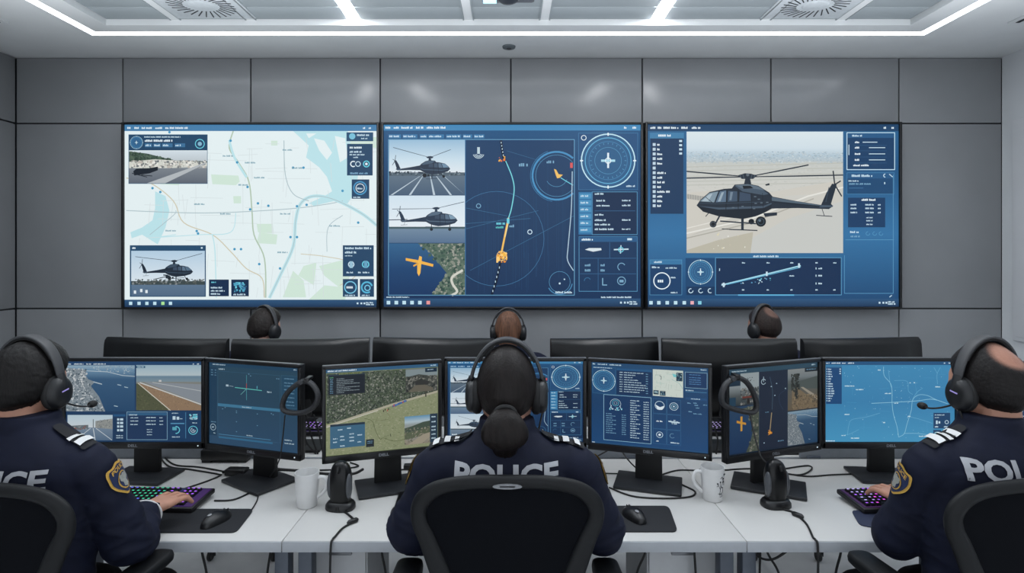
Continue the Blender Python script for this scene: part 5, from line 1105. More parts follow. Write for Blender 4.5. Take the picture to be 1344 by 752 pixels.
for k, (pp, lab) in enumerate((([(394, 540), (397, 560), (402, 580), (414, 600)], 'black cable dangling between the axes and field monitors, leftmost of three'), ([(402, 545), (408, 570), (413, 585), (417, 598)], 'black cable dangling between the axes and field monitors, middle of three'), ([(412, 545), (417, 562), (421, 580), (424, 598)], 'black cable dangling between the axes and field monitors, rightmost of three'), ([(938, 560), (942, 578), (940, 598)], 'black cable dangling between the data and dim monitors'))):
    cable([at(x, min(y, 595), 2.545) for x, y in pp], lab, .004, group='dangling monitor cables')
for x, x2, lab in ((264, 271, 'black cable dangling under the left desk, below the left mouse'), (355.5, 351, 'black cable dangling under the left desk, near the table legs'), (500, 506, 'black cable dangling under the middle desk, left of the centre chair'), (849, 836, 'black cable dangling under the middle desk, right of the centre chair'), (911, 913, 'black cable dangling in front of the right pedestal'), (1004, 1022, 'black cable dangling under the right desk, beside the table leg'), (998, 997, 'thin black cable hanging straight under the right desk, beside the table leg'), (1105, 1097, 'black cable dangling under the right desk, left of the balding officer\'s chair')):
    d = 1.95
    P = [at(x, 714, d), at(x + (x2 - x) * .25, 728, d), at(x2, 752, d), at(x2 + (x2 - x) * .4, 790, d)]; P += [Vector((P[-1].x, d + .02, .12)), Vector((P[-1].x + .03, d + .08, .006))]
    cable(P, lab, .004, group='cables hanging under the desks')
cable([at(985, 722, 1.95), at(1000, 733, 1.95), at(1017, 733, 1.95), at(1040, 718, 1.95)], 'sagging black cable loop under the right desk', .004, group='cables hanging under the desks')
o = empty('power_adapter', on_z(311, 623, DT), R(-4), 'small black power adapter on the desk, behind the axes monitor stand', 'power adapter')
MB().box((0, 0, .014), (.085, .045, .026), .006).build('adapter_body', M_BLACK, o); MB().tube([(-.04, 0, .012), (-.06, 0, .009)], .006).build('strain_relief', M_MATTE, o)
o = empty('cable_joiner', on_z(537, 616, DT), R(5), 'small black cable joiner behind the field monitor stand', 'cable joiner')
MB().box((0, 0, .012), (.045, .028, .022), .006).build('joiner_body', M_BLACK, o); MB().tube([(.02, 0, .011), (.04, 0, .008)], .005).build('strain_relief', M_MATTE, o)
# low sound bars under the back monitors
for px_, w_, lab in ((297, .20, 'low black sound bar on a foot, behind the axes monitor'), (1010, .30, 'low black box behind the dim monitor, below the back monitors')):
    c = at(px_, 597, 2.46 if px_ < 500 else 2.56); r = empty('sound_bar', (c.x, c.y, DT), 0, lab, 'sound bar')
    MB().box((0, 0, c.z - DT + .005), (w_, .05, .045), .006).build('bar_body', M_BLACK, r)
    for s_ in (-1, 1): MB().box((s_ * w_ * .38, 0, (c.z - DT - .015) / 2), (.04, .045, c.z - DT - .015), .003).build('foot', M_MATTE, r)
# ------------------------------------------------------------------ office chairs
M_MESH = mat('chair_mesh', (10, 12, 17), .95, spec=.12, noise=.12, nscale=500, bump=.08, bscale=700)
M_CFRAME = mat('chair_frame', (14, 16, 19), .55, spec=.3, bump=.03, bscale=300)
def chair(loc, rz, label, zt=1.10, za=.80, group='office chairs', arm_y=.02, arm_x=.262, badge=True, ay1=.15):
    r = empty('office_chair', loc, rz, label, 'chair', group)
    k = zt - 1.10
    half = [(0, 1.100), (.07, 1.099), (.135, 1.092), (.185, 1.077), (.222, 1.048), (.237, 1.010), (.234, .97), (.218, .93), (.200, .88), (.180, .82), (.16, .74), (.145, .66), (.12, .60), (.06, .575), (0, .572)]
    out = [(x, z + k) for x, z in half] + [(-x, z + k) for x, z in half[-2:0:-1]]
    thick = [.034, .034, .035, .038, .042, .040, .042, .046, .050, .054, .056, .056, .05, .045, .045]; thick = thick + thick[-2:0:-1]
    P = spline([(x, z, 0) for x, z in out], 5, closed=True); n = len(P)
    tk = []
    for i in range(len(out)):
        for q in range(5): tk.append(thick[i] * (1 - q / 5) + thick[(i + 1) % len(out)] * q / 5)
    def by(x, z): return -.150 + .30 * x * x + (.10 * (z - .85) ** 2 * -1 if z > .85 else .25 * (.85 - z) ** 2)
    rings = []; inner = []
    for i in range(n):
        t = (P[(i + 1) % n] - P[i - 1]).normalized(); nn = Vector((-t.y, t.x, 0))
        c = Vector((0, .85, 0))
        if nn.dot(c - P[i]) < 0: nn = -nn
        ring = []
        for q in range(12):
            a = 2 * PI * q / 12; u = tk[i] / 2 * (1 - math.cos(a)); w_ = .015 * math.sin(a)
            p = P[i] + nn * u; ring.append(Vector((p.x, by(p.x, p.y) + w_, p.y)))
        rings.append(ring); inner.append(P[i] + nn * tk[i] * .8)
    MB().loft(rings, closed=True).build('backrest_frame', M_CFRAME, r, angle=70)
    mb = MB(); c = Vector((0, .85 + k, 0)); vs = []; fs = []; S = [0.0001, .3, .6, .85, 1.0]
    for side in (-.004, .004):
        for s_ in S:
            for p in inner:
                q = c + (p - c) * s_; vs.append((q.x, by(q.x, q.y) + .004 + side, q.y))
    for sd in range(2):
        o = sd * len(S) * n
        for a in range(len(S) - 1):
            for j in range(n): fs.append((o + a * n + j, o + a * n + (j + 1) % n, o + (a + 1) * n + (j + 1) % n, o + (a + 1) * n + j))
    mb.add(vs, fs); mb.build('backrest_mesh', M_MESH, r, angle=80)
    if badge:
        b = MB().lathe([(0, -.003), (.016, -.003), (.0185, .0), (.0185, .004)], n=28, axis='y', sx=1.9, sy=.34).build('badge', mat('badge_silver', (128, 130, 134), .4, metal=.3), r)
        b.location = (0, by(0, 1.08) - .0145, zt - .022)
        MB().box((0, -.0035, 0), (.036, .001, .003)).build('badge_line', M_GREYP, b)
    MB().tube(spline([(0, -.165, .80 + k), (0, -.185, .66), (0, -.15, .50), (0, -.05, .42)], 6), .026, 12, flat=.7).build('back_support', M_CFRAME, r)
    def rs(hw, y0, y1, z, e): 
        pts = rounded([(-hw, y0), (hw, y0), (hw * .93, y1), (-hw * .93, y1)], .07, 5); cx = (y0 + y1) / 2
        return [Vector((x * e, cx + (y - cx) * e, z)) for x, y in pts]
    MB().loft([rs(.235, -.17, .27, .405, .93), rs(.235, -.17, .27, .415, 1), rs(.235, -.17, .27, .445, 1), rs(.235, -.17, .27, .462, .95), rs(.235, -.17, .27, .468, .8)]).build('seat', M_MESH, r, angle=50)
    for s_ in (-1, 1):
        ap = empty('arm_assembly', (0, 0, 0)); bpy.data.objects.remove(ap)
        pad_pts = rounded([(s_ * arm_x - .042, -.13), (s_ * arm_x + .042, -.13), (s_ * arm_x + .036, ay1), (s_ * arm_x - .036, ay1)], .028, 5)
        cx, cy = s_ * arm_x, (ay1 - .13) / 2
        def sc(e, z): return [Vector((cx + (x - cx) * e, cy + (y - cy) * (1 - (1 - e) * .4), z)) for x, y in pad_pts]
        a = MB().loft([sc(.8, za - .034), sc(.97, za - .026), sc(1, za - .014), sc(.95, za - .003), sc(.78, za)]).build('armrest_pad', M_CFRAME, r, angle=60)
        MB().tube(spline([(s_ * arm_x, .02, za - .03), (s_ * (arm_x + .012), .01, za - .16), (s_ * (arm_x - .01), 0, .43), (s_ * .16, 0, .395)], 6), .02, 12, flat=.75).build('armrest_post', M_CFRAME, r)
    MB().box((0, .02, .385), (.22, .24, .045), .012).build('tilt_mechanism', M_MATTE, r)
    MB().lathe([(0, .09), (.035, .09), (.035, .22), (.024, .225), (.024, .37), (0, .37)], n=22).build('gas_column', M_SILVER, r)
    for i in range(5):
        a = 2 * PI * i / 5 + .3; d = Vector((math.cos(a), math.sin(a), 0))
        MB().tube([d * .02 + Vector((0, 0, .12)), d * .16 + Vector((0, 0, .105)), d * .29 + Vector((0, 0, .08))], [.026, .022, .016], 10).build('base_leg', M_CFRAME, r)
        cst = MB().lathe([(0, -.011), (.022, -.011), (.027, -.006), (.027, .006), (.022, .011), (0, .011)], tuple(d * .29 + Vector((0, 0, .0275))), n=20, axis='x').build('caster', M_BLACK, r)
        MB().tube([d * .29 + Vector((0.02, 0, .0275)), d * .29 + Vector((.02, 0, .06)), d * .29 + Vector((0, 0, .08))], .008, 8).build('caster_fork', M_BLACK, cst)
    return r

# ------------------------------------------------------------------ people
def skin_mat(name, rgb):
    m = mat(name, rgb, .55, noise=.07, nscale=30, bump=.06, bscale=250, spec=.35)
    b = m.node_tree.nodes['Principled BSDF']; b.inputs['Subsurface Weight'].default_value = .08; b.inputs['Subsurface Radius'].default_value = (.01, .004, .002)
    return m
SKIN = skin_mat('skin_warm', (178, 132, 112)); SKIN2 = skin_mat('skin_pale', (186, 142, 124))
M_SHIRT = mat('navy_uniform', (14, 19, 39), .75, noise=.14, nscale=14, bump=.12, bscale=26, spec=.25)
M_TROU = mat('dark_trousers', (12, 13, 20), .8, noise=.1, nscale=20, bump=.2, bscale=30)
M_SHOE = mat('black_leather', (14, 14, 15), .35)
M_WHITE = mat('reflective_white', (170, 172, 178), .6, noise=.04)
M_STRIPE = mat('stripe_white', (214, 214, 214), .6, noise=.04)
M_EPA = mat('epaulette_black', (13, 15, 22), .8)
M_GOLD = mat('badge_gold', (206, 164, 74), .55, noise=.12, nscale=200)
M_BNAVY = mat('badge_navy', (26, 40, 78), .7, noise=.08)
M_BPALE = mat('badge_pale', (150, 152, 146), .6, noise=.15, nscale=300)
def hair_mat(name, rgb): return mat(name, rgb, .5, noise=.4, nscale=110, bump=.18, bscale=260, spec=.22, stretch=(1.0, 1.0, .10))
def thin_hair_mat(name, rgb, skin):
    # hair that thins out to the scalp by the cover value stored on the mesh
    m = hair_mat(name, rgb); nt = m.node_tree; b = nt.nodes['Principled BSDF']; src = b.inputs['Base Color'].links[0].from_socket
    a = nt.nodes.new('ShaderNodeVertexColor'); a.layer_name = 'cover'
    n = nt.nodes.new('ShaderNodeTexNoise'); n.inputs['Scale'].default_value = 420; n.inputs['Detail'].default_value = 2
    ma = nt.nodes.new('ShaderNodeMath'); ma.operation = 'MULTIPLY_ADD'; ma.inputs[1].default_value = .7; ma.inputs[2].default_value = -.35
    nt.links.new(n.outputs['Fac'], ma.inputs[0])
    ad = nt.nodes.new('ShaderNodeMath'); ad.operation = 'ADD'; ad.use_clamp = True; nt.links.new(a.outputs['Color'], ad.inputs[0]); nt.links.new(ma.outputs[0], ad.inputs[1])
    cr = nt.nodes.new('ShaderNodeValToRGB'); cr.color_ramp.elements[0].position = .12; cr.color_ramp.elements[1].position = .8; nt.links.new(ad.outputs[0], cr.inputs[0])
    mx = nt.nodes.new('ShaderNodeMix'); mx.data_type = 'RGBA'; nt.links.new(cr.outputs[0], mx.inputs['Factor']); mx.inputs[6].default_value = lin(skin); nt.links.new(src, mx.inputs[7]); nt.links.new(mx.outputs[2], b.inputs['Base Color'])
    return m
def head_r(d):
    # radius of the head along direction d (y forward)
    x, y, z = d
    a, b, c = .077, .098, .118
    r = 1 / math.sqrt((x / a) ** 2 + (y / b) ** 2 + (z / c) ** 2)
    def g(px, py, pz, s): 
        q = Vector((px, py, pz)).normalized(); return math.exp(-(Vector(d) - q).length_squared / (s * s))
    if z < 0 and y < .2: r *= 1 - .16 * min(1, -z / .7) * min(1, (.2 - y) / .7)
    r += .024 * g(0, 1, -.14, .12) + .012 * g(0, 1, .04, .10) + .005 * g(.3, .95, .2, .2) + .005 * g(-.3, .95, .2, .2)
    r -= .010 * (g(.33, .92, .04, .13) + g(-.33, .92, .04, .13))
    r += .007 * g(0, .95, -.40, .11) + .010 * g(0, .8, -.66, .2) + .006 * (g(.5, .8, -.2, .2) + g(-.5, .8, -.2, .2)) + .006 * (g(.55, .25, -.75, .3) + g(-.55, .25, -.75, .3))
    if y > 0: r *= 1 - .03 * y
    return r
def sph(n, k):
    for i in range(k + 1):
        ph = PI * i / k
        for j in range(n):
            th = 2 * PI * j / n; yield Vector((math.sin(ph) * math.cos(th), math.sin(ph) * math.sin(th), math.cos(ph)))
def sph_faces(n, k):
    return [(i * n + j, (i + 1) * n + j, (i + 1) * n + (j + 1) % n, i * n + (j + 1) % n) for i in range(k) for j in range(n)]
def smooth01(t): t = max(0.0, min(1.0, t)); return t * t * (3 - 2 * t)
def hairline(d):
    y = d.y
    ks = [(-1, -.74), (-.55, -.66), (-.2, -.34), (.12, -.05), (.5, .34), (.75, .55), (1, .60)]
    for (a, b), (c, e) in zip(ks[:-1], ks[1:]):
        if y <= c: return b + (e - b) * (y - a) / (c - a)
    return .6
def hair_obj(style, m, parent, M):
    n, k = (200, 150) if style == 'bald' else (96, 72); vs = []; keep = []; thin = []
    seed = {'short': 1.0, 'woman': 2.0, 'bald': 3.0}[style]
    for d in sph(n, k):
        h = d.z - hairline(d); e = smooth01(h / .22)
        r0 = head_r(d)
        if style == 'woman': off = .009 * smooth01(h / .10) - .002; rough = .0009 * mnoise.noise(Vector((d.x * 22, d.y * 5, d.z * 5)))
        elif style == 'short':
            off = .012 * (smooth01(h / .5) if d.y < 0 else e) - .001 + (.012 * smooth01((d.y + .1) / .6) * smooth01((d.z - .3) / .4)); rough = .0022 * mnoise.noise(d * 14 + Vector((seed, 0, 0))) + .0012 * mnoise.noise(d * 45)
        else:
            bald = (d - Vector((.04, -.50, .86)).normalized()).length; f = max(smooth01((bald - .22) / .34), 0)
            front = smooth01((d.y - .1) / .4) * smooth01((d.z - .2) / .3)
            off = .010 * (smooth01(h / .5) if d.y < 0 else e) * (.12 + .88 * f) + .0006; rough = (.0006 * mnoise.noise(d * 14)) * f + .0007 * mnoise.noise(d * 50) * f
        thin.append((f if style == 'bald' else 1.0) * smooth01((h + .02) / .16)); keep.append(h > -.02); vs.append(d * (r0 + off + rough))
    fs = [f for f in sph_faces(n, k) if all(keep[i] for i in f)]
    me = bpy.data.meshes.new('hair'); me.from_pydata([M @ v for v in vs], [], fs); ca = me.color_attributes.new('cover', 'FLOAT_COLOR', 'POINT'); ca.data.foreach_set('color', [q for t in thin for q in (t, t, t, 1)])
    bm = bmesh.new(); bm.from_mesh(me); bmesh.ops.delete(bm, geom=[v for v in bm.verts if not v.link_faces], context='VERTS'); bmesh.ops.remove_doubles(bm, verts=bm.verts, dist=1e-5)
    bmesh.ops.recalc_face_normals(bm, faces=bm.faces); bmesh.ops.solidify(bm, geom=list(bm.faces), thickness=.008); bmesh.ops.recalc_face_normals(bm, faces=bm.faces); bm.to_mesh(me); bm.free()
    me.shade_smooth(); return link('hair', me, m, parent)
def super_ring(cx, cy, z, rx, ry, n=36, e=.85):
    return [Vector((cx + rx * math.copysign(abs(math.cos(q)) ** e, math.cos(q)), cy + ry * math.copysign(abs(math.sin(q)) ** e, math.sin(q)), z)) for q in [2 * PI * j / n for j in range(n)]]
def hand(mb, wrist, d, side, n=Vector((0, 0, 1)), curl=(6, 28, 46), scale=1.0):
    d = Vector(d).normalized(); n = (n - d * n.dot(d)).normalized(); s = n.cross(d) * side
    W = Vector(wrist); q = scale
    def P(a, b, c): return W + d * (a * q) + s * (b * q) + n * (c * q)
    rings = []
    for a, wd, th, sh in ((-.03, .027, .021, 0), (0, .029, .020, 0), (.03, .036, .019, .002), (.06, .0425, .016, .001), (.082, .0435, .0125, 0), (.091, .040, .009, 0)):
        rings.append([P(a, sh + wd * math.copysign(abs(math.cos(t)) ** .8, math.cos(t)), th * math.sin(t)) for t in [2 * PI * j / 20 for j in range(20)]])
    mb.loft(rings)
    for b, L, base, sp in ((.0335, .070, .086, 9), (.0112, .079, .091, 2.5), (-.0112, .073, .088, -4), (-.0325, .057, .078, -12)):
        p = (base, b, .002); pts = [P(*(base - .03, b * .95, .0)), P(*p)]; ang = 0; x, y, z = p
        for frac, c in zip((.44, .31, .25), curl):
            ang = R(c); l = L * frac; x += l * math.cos(ang); z -= l * math.sin(ang); y += l * math.sin(R(sp)); pts.append(P(x, y, z))
        mb.tube(pts, [.0105 * q, .0098 * q, .0086 * q, .0080 * q, .0064 * q], 12, round_ends=True)
    tp = [P(.012, .022, -.004), P(.04, .042, -.010), P(.066, .056, -.016), P(.086, .060, -.022)]
    mb.tube(tp, [.0135 * q, .012 * q, .0105 * q, .008 * q], 12, round_ends=True)
def decal(name, m, parent, bvh, origin, right, up, direction, outline, scales=(0, .35, .7, 1.0), lift=.003):
    # a flat shape laid on the cloth: outline points (u,v) projected along direction
    n = len(outline); vs = []; fs = []; ok = True
    cu = sum(p[0] for p in outline) / n; cvv = sum(p[1] for p in outline) / n
    def proj(u, v):
        o = origin + right * u + up * v - direction * .3
        h = bvh.ray_cast(o, direction, .8)
        if h[0] is None: return origin + right * u + up * v
        return h[0] + (h[1] if h[1].dot(direction) < 0 else -h[1]) * lift
    for s_ in scales:
        for u, v in outline: vs.append(proj(cu + (u - cu) * s_, cvv + (v - cvv) * s_))
    for a in range(len(scales) - 1):
        for j in range(n): fs.append((a * n + j, a * n + (j + 1) % n, (a + 1) * n + (j + 1) % n, (a + 1) * n + j))
    mb = MB(); mb.add(vs, fs); o = mb.build(name, m, parent, angle=80); return o
def decal_mesh(name, me2d, m, parent, bvh, origin, right, up, direction, lift=.003, cut=.006):
    bm = bmesh.new(); bm.from_mesh(me2d); bmesh.ops.triangulate(bm, faces=bm.faces)
    for _ in range(4):
        es = [e for e in bm.edges if e.calc_length() > cut]
        if not es: break
        bmesh.ops.subdivide_edges(bm, edges=es, cuts=1); bmesh.ops.triangulate(bm, faces=bm.faces)
    for v in bm.verts:
        o = origin + right * v.co.x + up * v.co.y - direction * .3; h = bvh.ray_cast(o, direction, .8)
        v.co = (h[0] + (h[1] if h[1].dot(direction) < 0 else -h[1]) * lift) if h[0] is not None else origin + right * v.co.x + up * v.co.y
    me = bpy.data.meshes.new(name); bm.to_mesh(me); bm.free(); return link(name, me, m, parent)

def person(loc, yaw, head_yaw, label, style, hair, skin, arms, group=None, voxel=.004, w=1.0, uniform=True, stripes=3, pitch=0, patches=(1,), cuff=None, scale=1.0, gender='m', hx=0.0, tz=1.078, tx=0.0):
    Rz = Matrix.Rotation(yaw, 3, 'Z'); inv = Rz.inverted(); L0 = Vector(loc)
    def loc_(p): return inv @ (Vector(p) - L0)
    def dloc(p): return inv @ Vector(p)
    A = {}
    for sd, v in arms.items():
        A[sd] = dict(v) if v.get('local') else {**{k: loc_(v[k]) for k in ('shoulder', 'elbow', 'wrist')}, 'dir': dloc(v['dir']), 'curl': v.get('curl', (6, 28, 46))}
        for k in ('shoulder', 'elbow', 'wrist', 'dir'): A[sd][k] = Vector(A[sd][k])
    H = Vector((hx, .035, 1.262)); HM = Matrix.Translation(H) @ Matrix.Rotation(head_yaw, 4, 'Z') @ Matrix.Rotation(pitch, 4, 'X')
    torso = [(.46, .19, .13, 0), (.52, .185, .13, 0), (.62, .172, .118, 0), (.74, .166, .112, 0), (.86, .176, .118, 0), (.96, .190, .120, 0), (1.03, .195, .114, 0), (1.08, .186, .100, 0), (1.115, .155, .084, 0), (1.145, .110, .070, .002), (1.17, .078, .062, .006), (1.185, .066, .058, .008)]
    tk = interp(torso, 4)
    nr = .052 if gender == 'f' else .058
    # one continuous body
    b = MB()
    vs = [HM @ (d * head_r(d)) for d in sph(72, 54)]; b.add(vs, sph_faces(72, 54))
    for s_ in (-1, 1):
        for c, r_ in (((s_ * .077, -.008, -.012), (.010, .019, .031)), ((s_ * .083, -.014, -.005), (.008, .017, .026))):
            e = MB().ell((0, 0, 0), r_, 14, 10, rot=Matrix.Rotation(s_ * R(-18), 3, 'Z')); b.add([HM @ (Vector(v) + Vector(c)) for v in e.v], e.f)
    b.tube([HM @ Vector((0, -.018, -.03)), HM @ Vector((0, -.022, -.08)), Vector((hx * .3, .004, 1.15)), Vector((0, 0, 1.08))], [nr * .95, nr, nr * 1.04, nr * 1.3], 20)
    b.loft([super_ring(0, cy, z, rx * w * .88, ry * .88) for z, rx, ry, cy in tk])
    hips = [Vector((s_ * .095, .0, .535)) for s_ in (-1, 1)]
    legs = []
    for i, s_ in enumerate((-1, 1)):
        kn = Vector((s_ * .105, .365, .505)); an = Vector((s_ * .12, .37, .10)); legs.append((hips[i], kn, an))
        b.tube(spline([hips[i], hips[i] * .5 + kn * .5 + Vector((0, 0, .01)), kn, kn * .5 + an * .5 + Vector((0, -.02, 0)), an], 4), [.075, .073, .072, .070, .068, .066, .063, .060, .056, .054, .054, .054, .052, .048, .044, .04, .038], 14)
        b.tube([an + Vector((0, -.02, -.055)), an + Vector((0, .06, -.062)), an + Vector((0, .16, -.07))], [.034, .034, .02], 12, round_ends=True)
    for sd, a in A.items():
        s_ = 1 if sd == 'R' else -1
        S_, E_, W_ = a['shoulder'], a['elbow'], a['wrist']
        b.tube(spline([Vector((S_.x * .55, S_.y, S_.z - .01)), S_, S_ * .5 + E_ * .5, E_, E_ * .5 + W_ * .5, W_], 4), [.048] * 4 + [.05, .05, .049, .048, .047, .046, .045, .044, .043, .043, .043, .042, .04, .037, .034, .031, .029], 14)
        hand(b, W_, a['dir'], s_, curl=a.get('curl', (6, 28, 46)), scale=.95 if gender == 'f' else 1.08)
    me = remesh(b.mesh('person', False), voxel, 3)
    root = link('person', me, skin, None); root.location = loc; root.rotation_euler = (0, 0, yaw); root.scale = (scale,) * 3
    tag(root, label, 'person', group)
    # eyes and brows
    for s_ in (-1, 1):
        d = Vector((s_ * .33, .92, .05)).normalized(); p = d * (head_r(d) - .008)
        e = MB().ell((0, 0, 0), (.0125, .0125, .0125), 16, 12); MB().add([HM @ (p + Vector(v)) for v in e.v], e.f).build('eye', mat('eye_white', (205, 200, 196), .2), root)
    # hair
    hair_obj(style, hair, root, HM)
    if style == 'woman':
        hi = .07 if group else 0
        if hi:
            path = [(0, -.05, .098), (0, -.09, .112), (0, -.122, .085), (0, -.135, .02), (0, -.132, -.07), (0, -.125, -.16)]; rr = [.020, .036, .050, .056, .052, .034]
        else:
            path = [(0, -.080, -.028), (0, -.105, -.036), (0, -.120, -.052), (0, -.126, -.075), (0, -.122, -.098), (0, -.114, -.118)]; rr = [.022, .034, .050, .060, .056, .034]
        pk = interp([p + (r_,) for p, r_ in zip(path, rr)], 6)
        t = MB().tube([HM @ Vector(p[:3]) for p in pk], [p[3] for p in pk], 40, flat=.55, up=(0, 1, 0), round_ends=True)
        t.v = [tuple(Vector(v) + Vector((0, -1, 0)) * (.006 * mnoise.noise(Vector((v[0] * 120, v[1] * 10, v[2] * 9))) + .003 * mnoise.noise(Vector((v[0] * 320, 0, v[2] * 14))))) for v in t.v]
        t.build('ponytail', hair, root, angle=180)
        c0 = HM @ Vector(path[1]); MB().tube([c0 + Vector((.026 * math.cos(q), -.004, .020 * math.sin(q))) for q in [2 * PI * j / 18 for j in range(18)]], .006, 8, closed=True).build('hair_tie', M_MATTE, root)
    # shirt
    s = MB(); s.loft([super_ring(0, cy, z, rx * w, ry) for z, rx, ry, cy in tk])
    s.loft([super_ring(0, .006, 1.15, .080, .070, e=1), super_ring(0, .008, 1.175, .076, .070, e=1), super_ring(0, .010, 1.196, .0735, .068, e=1)])
    for sd, a in A.items():
        S_, E_, W_ = a['shoulder'], a['elbow'], a['wrist']; C_ = E_ + (W_ - E_) * .92
        pts = spline([Vector((S_.x * .5, S_.y, S_.z - .005)), S_, S_ * .5 + E_ * .5, E_, E_ * .5 + C_ * .5, C_], 5)
        rr = interp([(.064,), (.067,), (.062,), (.062,), (.054,), (.043,)], 5)
        for i in range(len(rr)): rr[i] = rr[i][0] + .0022 * math.sin(i * 2.3)
        s.tube(pts, rr, 24, round_ends=False)
    for s_ in (-1, 1): s.ell((s_ * .10 * w, .0, 1.075), (.10, .066, .055), 20, 14)
    sm = remesh(s.mesh('shirt', False), .0065, 5)
    sd_ = Vector((loc[0] * 7, 0, 3)); nrm = [v.normal.copy() for v in sm.vertices]
    for v, n_ in zip(sm.vertices, nrm):
        q = Vector((v.co.x * 13, v.co.y * 13, v.co.z * 24)) + sd_; f1 = mnoise.noise(q + 1.2 * Vector((mnoise.noise(q * .5), 0, mnoise.noise(q * .5 + sd_))))
        side_ = smooth01((abs(v.co.x) - .12) / .08) * smooth01((1.02 - v.co.z) / .12)
        v.co += n_ * ((.0012 + .0045 * side_) * (1 - 2.2 * abs(f1)))
    sh = link('shirt', sm, M_SHIRT, root)
    t = MB(); t.ell((0, .0, .535), (.19 * w, .15, .085))
    for h, kn, an in legs:
        t.tube(spline([h, h * .5 + kn * .5 + Vector((0, 0, .01)), kn, kn * .5 + an * .5 + Vector((0, -.015, 0)), an + Vector((0, 0, -.02))], 4), [.092, .09, .086, .082, .078, .075, .073, .072, .071, .074, .072, .07, .068, .066, .064, .063, .062], 18)
    link('trousers', remesh(t.mesh('trousers', False), .010, 4), M_TROU, root)
    for h, kn, an in legs:
        f = [(-.075, .032, .055), (-.04, .040, .062), (.03, .040, .058), (.10, .046, .044), (.16, .044, .032), (.195, .028, .022)]
        rg = []
        for y, hw, hh in interp(f, 3):
            rg.append([Vector((an.x + hw * math.copysign(abs(math.cos(q)) ** .7, math.cos(q)), an.y + y, .003 + hh * (1 + math.copysign(abs(math.sin(q)) ** .6, math.sin(q))) * .75)) for q in [2 * PI * j / 18 for j in range(18)]])
        MB().loft(rg).build('shoe', M_SHOE, root, angle=60)
    if not uniform: return root, HM
    bvh = BVHTree.FromObject(sh, bpy.context.evaluated_depsgraph_get()) if False else BVHTree.FromPolygons([v.co.copy() for v in sm.vertices], [tuple(p.vertices) for p in sm.polygons])
    # back lettering
    tm = text_mesh('POLICE', 1.0, .035); xs_ = [v.co.x for v in tm.vertices]; ys_ = [v.co.y for v in tm.vertices]
    sx_, sy_ = .262 / (max(xs_) - min(xs_)), .052 / (max(ys_) - min(ys_)); mx, my = (max(xs_) + min(xs_)) / 2, (max(ys_) + min(ys_)) / 2
    for v in tm.vertices: v.co = ((v.co.x - mx) * sx_, (v.co.y - my) * sy_, 0)
    o = decal_mesh('back_lettering', tm, M_WHITE, root, bvh, Vector((tx, 0, tz)), Vector((1, 0, 0)), Vector((0, 0, 1)), Vector((0, 1, 0)), .0035)
    o['label'] = 'pale grey POLICE lettering across the back'
    # epaulettes
    for s_ in (-1, 1):
        a = A['R' if s_ > 0 else 'L']; x0, x1 = .088, abs(a['shoulder'].x) + .028
        ol = [(s_ * x, y) for x, y in rounded([(x0, -.015), (x1, -.023), (x1, .023), (x0, .015)], .010, 3)]
        og = Vector((0, .0, 1.2))
        ep = decal('epaulette', M_EPA, root, bvh, og, Vector((1, 0, 0)), Vector((0, 1, 0)), Vector((0, 0, -1)), ol, (0, .15, .3, .45, .6, .75, .88, 1.0), .006)
        for q in range(stripes):
            xa = x1 - .014 - q * .026; xb = xa - .015
            so = []
            for i in range(7): so.append((s_ * (xa + (xb - xa) * 0), -.0215 + .043 * i / 6))
            for i in range(7): so.append((s_ * xb, .0215 - .043 * i / 6))
            decal('epaulette_stripe', M_STRIPE, ep, bvh, og, Vector((1, 0, 0)), Vector((0, 1, 0)), Vector((0, 0, -1)), so, (0, .35, .7, 1.0), .0105)
    # shoulder patches
    shield = spline([(-.036, .046, 0), (-.02, .047, 0), (0, .054, 0), (.02, .047, 0), (.036, .046, 0), (.041, .028, 0), (.038, -.005, 0), (.026, -.034, 0), (0, -.058, 0), (-.026, -.034, 0), (-.038, -.005, 0), (-.041, .028, 0)], 3, closed=True)
    shield = [(p.x * .92, p.y * .90) for p in shield]
    for s_ in (-1, 1):
        a = A['R' if s_ > 0 else 'L']; ax = (a['elbow'] - a['shoulder']).normalized(); c = a['shoulder'] + (a['elbow'] - a['shoulder']) * .25
        out = Vector((s_ * patches[0], -patches[1], .08)); out = (out - ax * out.dot(ax)).normalized(); up = -ax; right = up.cross(out)
        pt = decal('shoulder_patch', M_GOLD, root, bvh, c, right, up, -out, shield, (0, .3, .6, .8, 1.0), .004)
        decal('patch_field', M_BNAVY, pt, bvh, c, right, up, -out, [(x * .86, y * .87) for x, y in shield], (0, .3, .6, .8, 1.0), .0055)
        seal = [(.019 * math.cos(q), -.008 + .027 * math.sin(q)) for q in [2 * PI * j / 24 for j in range(24)]]
        decal('patch_seal', M_GOLD, pt, bvh, c, right, up, -out, seal, (0, .5, 1), .007)
        decal('patch_seal', M_BNAVY, pt, bvh, c, right, up, -out, [(x * .84, -.008 + (y + .008) * .88) for x, y in seal], (0, .5, 1), .0078)
        bird = [(0, .014), (.005, .010), (.014, .012), (.013, -.004), (.007, -.012), (.008, -.024), (0, -.030), (-.008, -.024), (-.007, -.012), (-.013, -.004), (-.014, .012), (-.005, .010)]
        decal('patch_emblem', M_BPALE, pt, bvh, c, right, up, -out, bird, (0, .5, 1), .0086)
        tm = text_mesh('POLICE', .017, .0004)
        for v in tm.vertices: v.co.x *= .95; v.co.y += .031 - v.co.x ** 2 * 6
        decal_mesh('patch_lettering', tm, M_GOLD, pt, bvh, c, right, up, -out, .0075, .004)
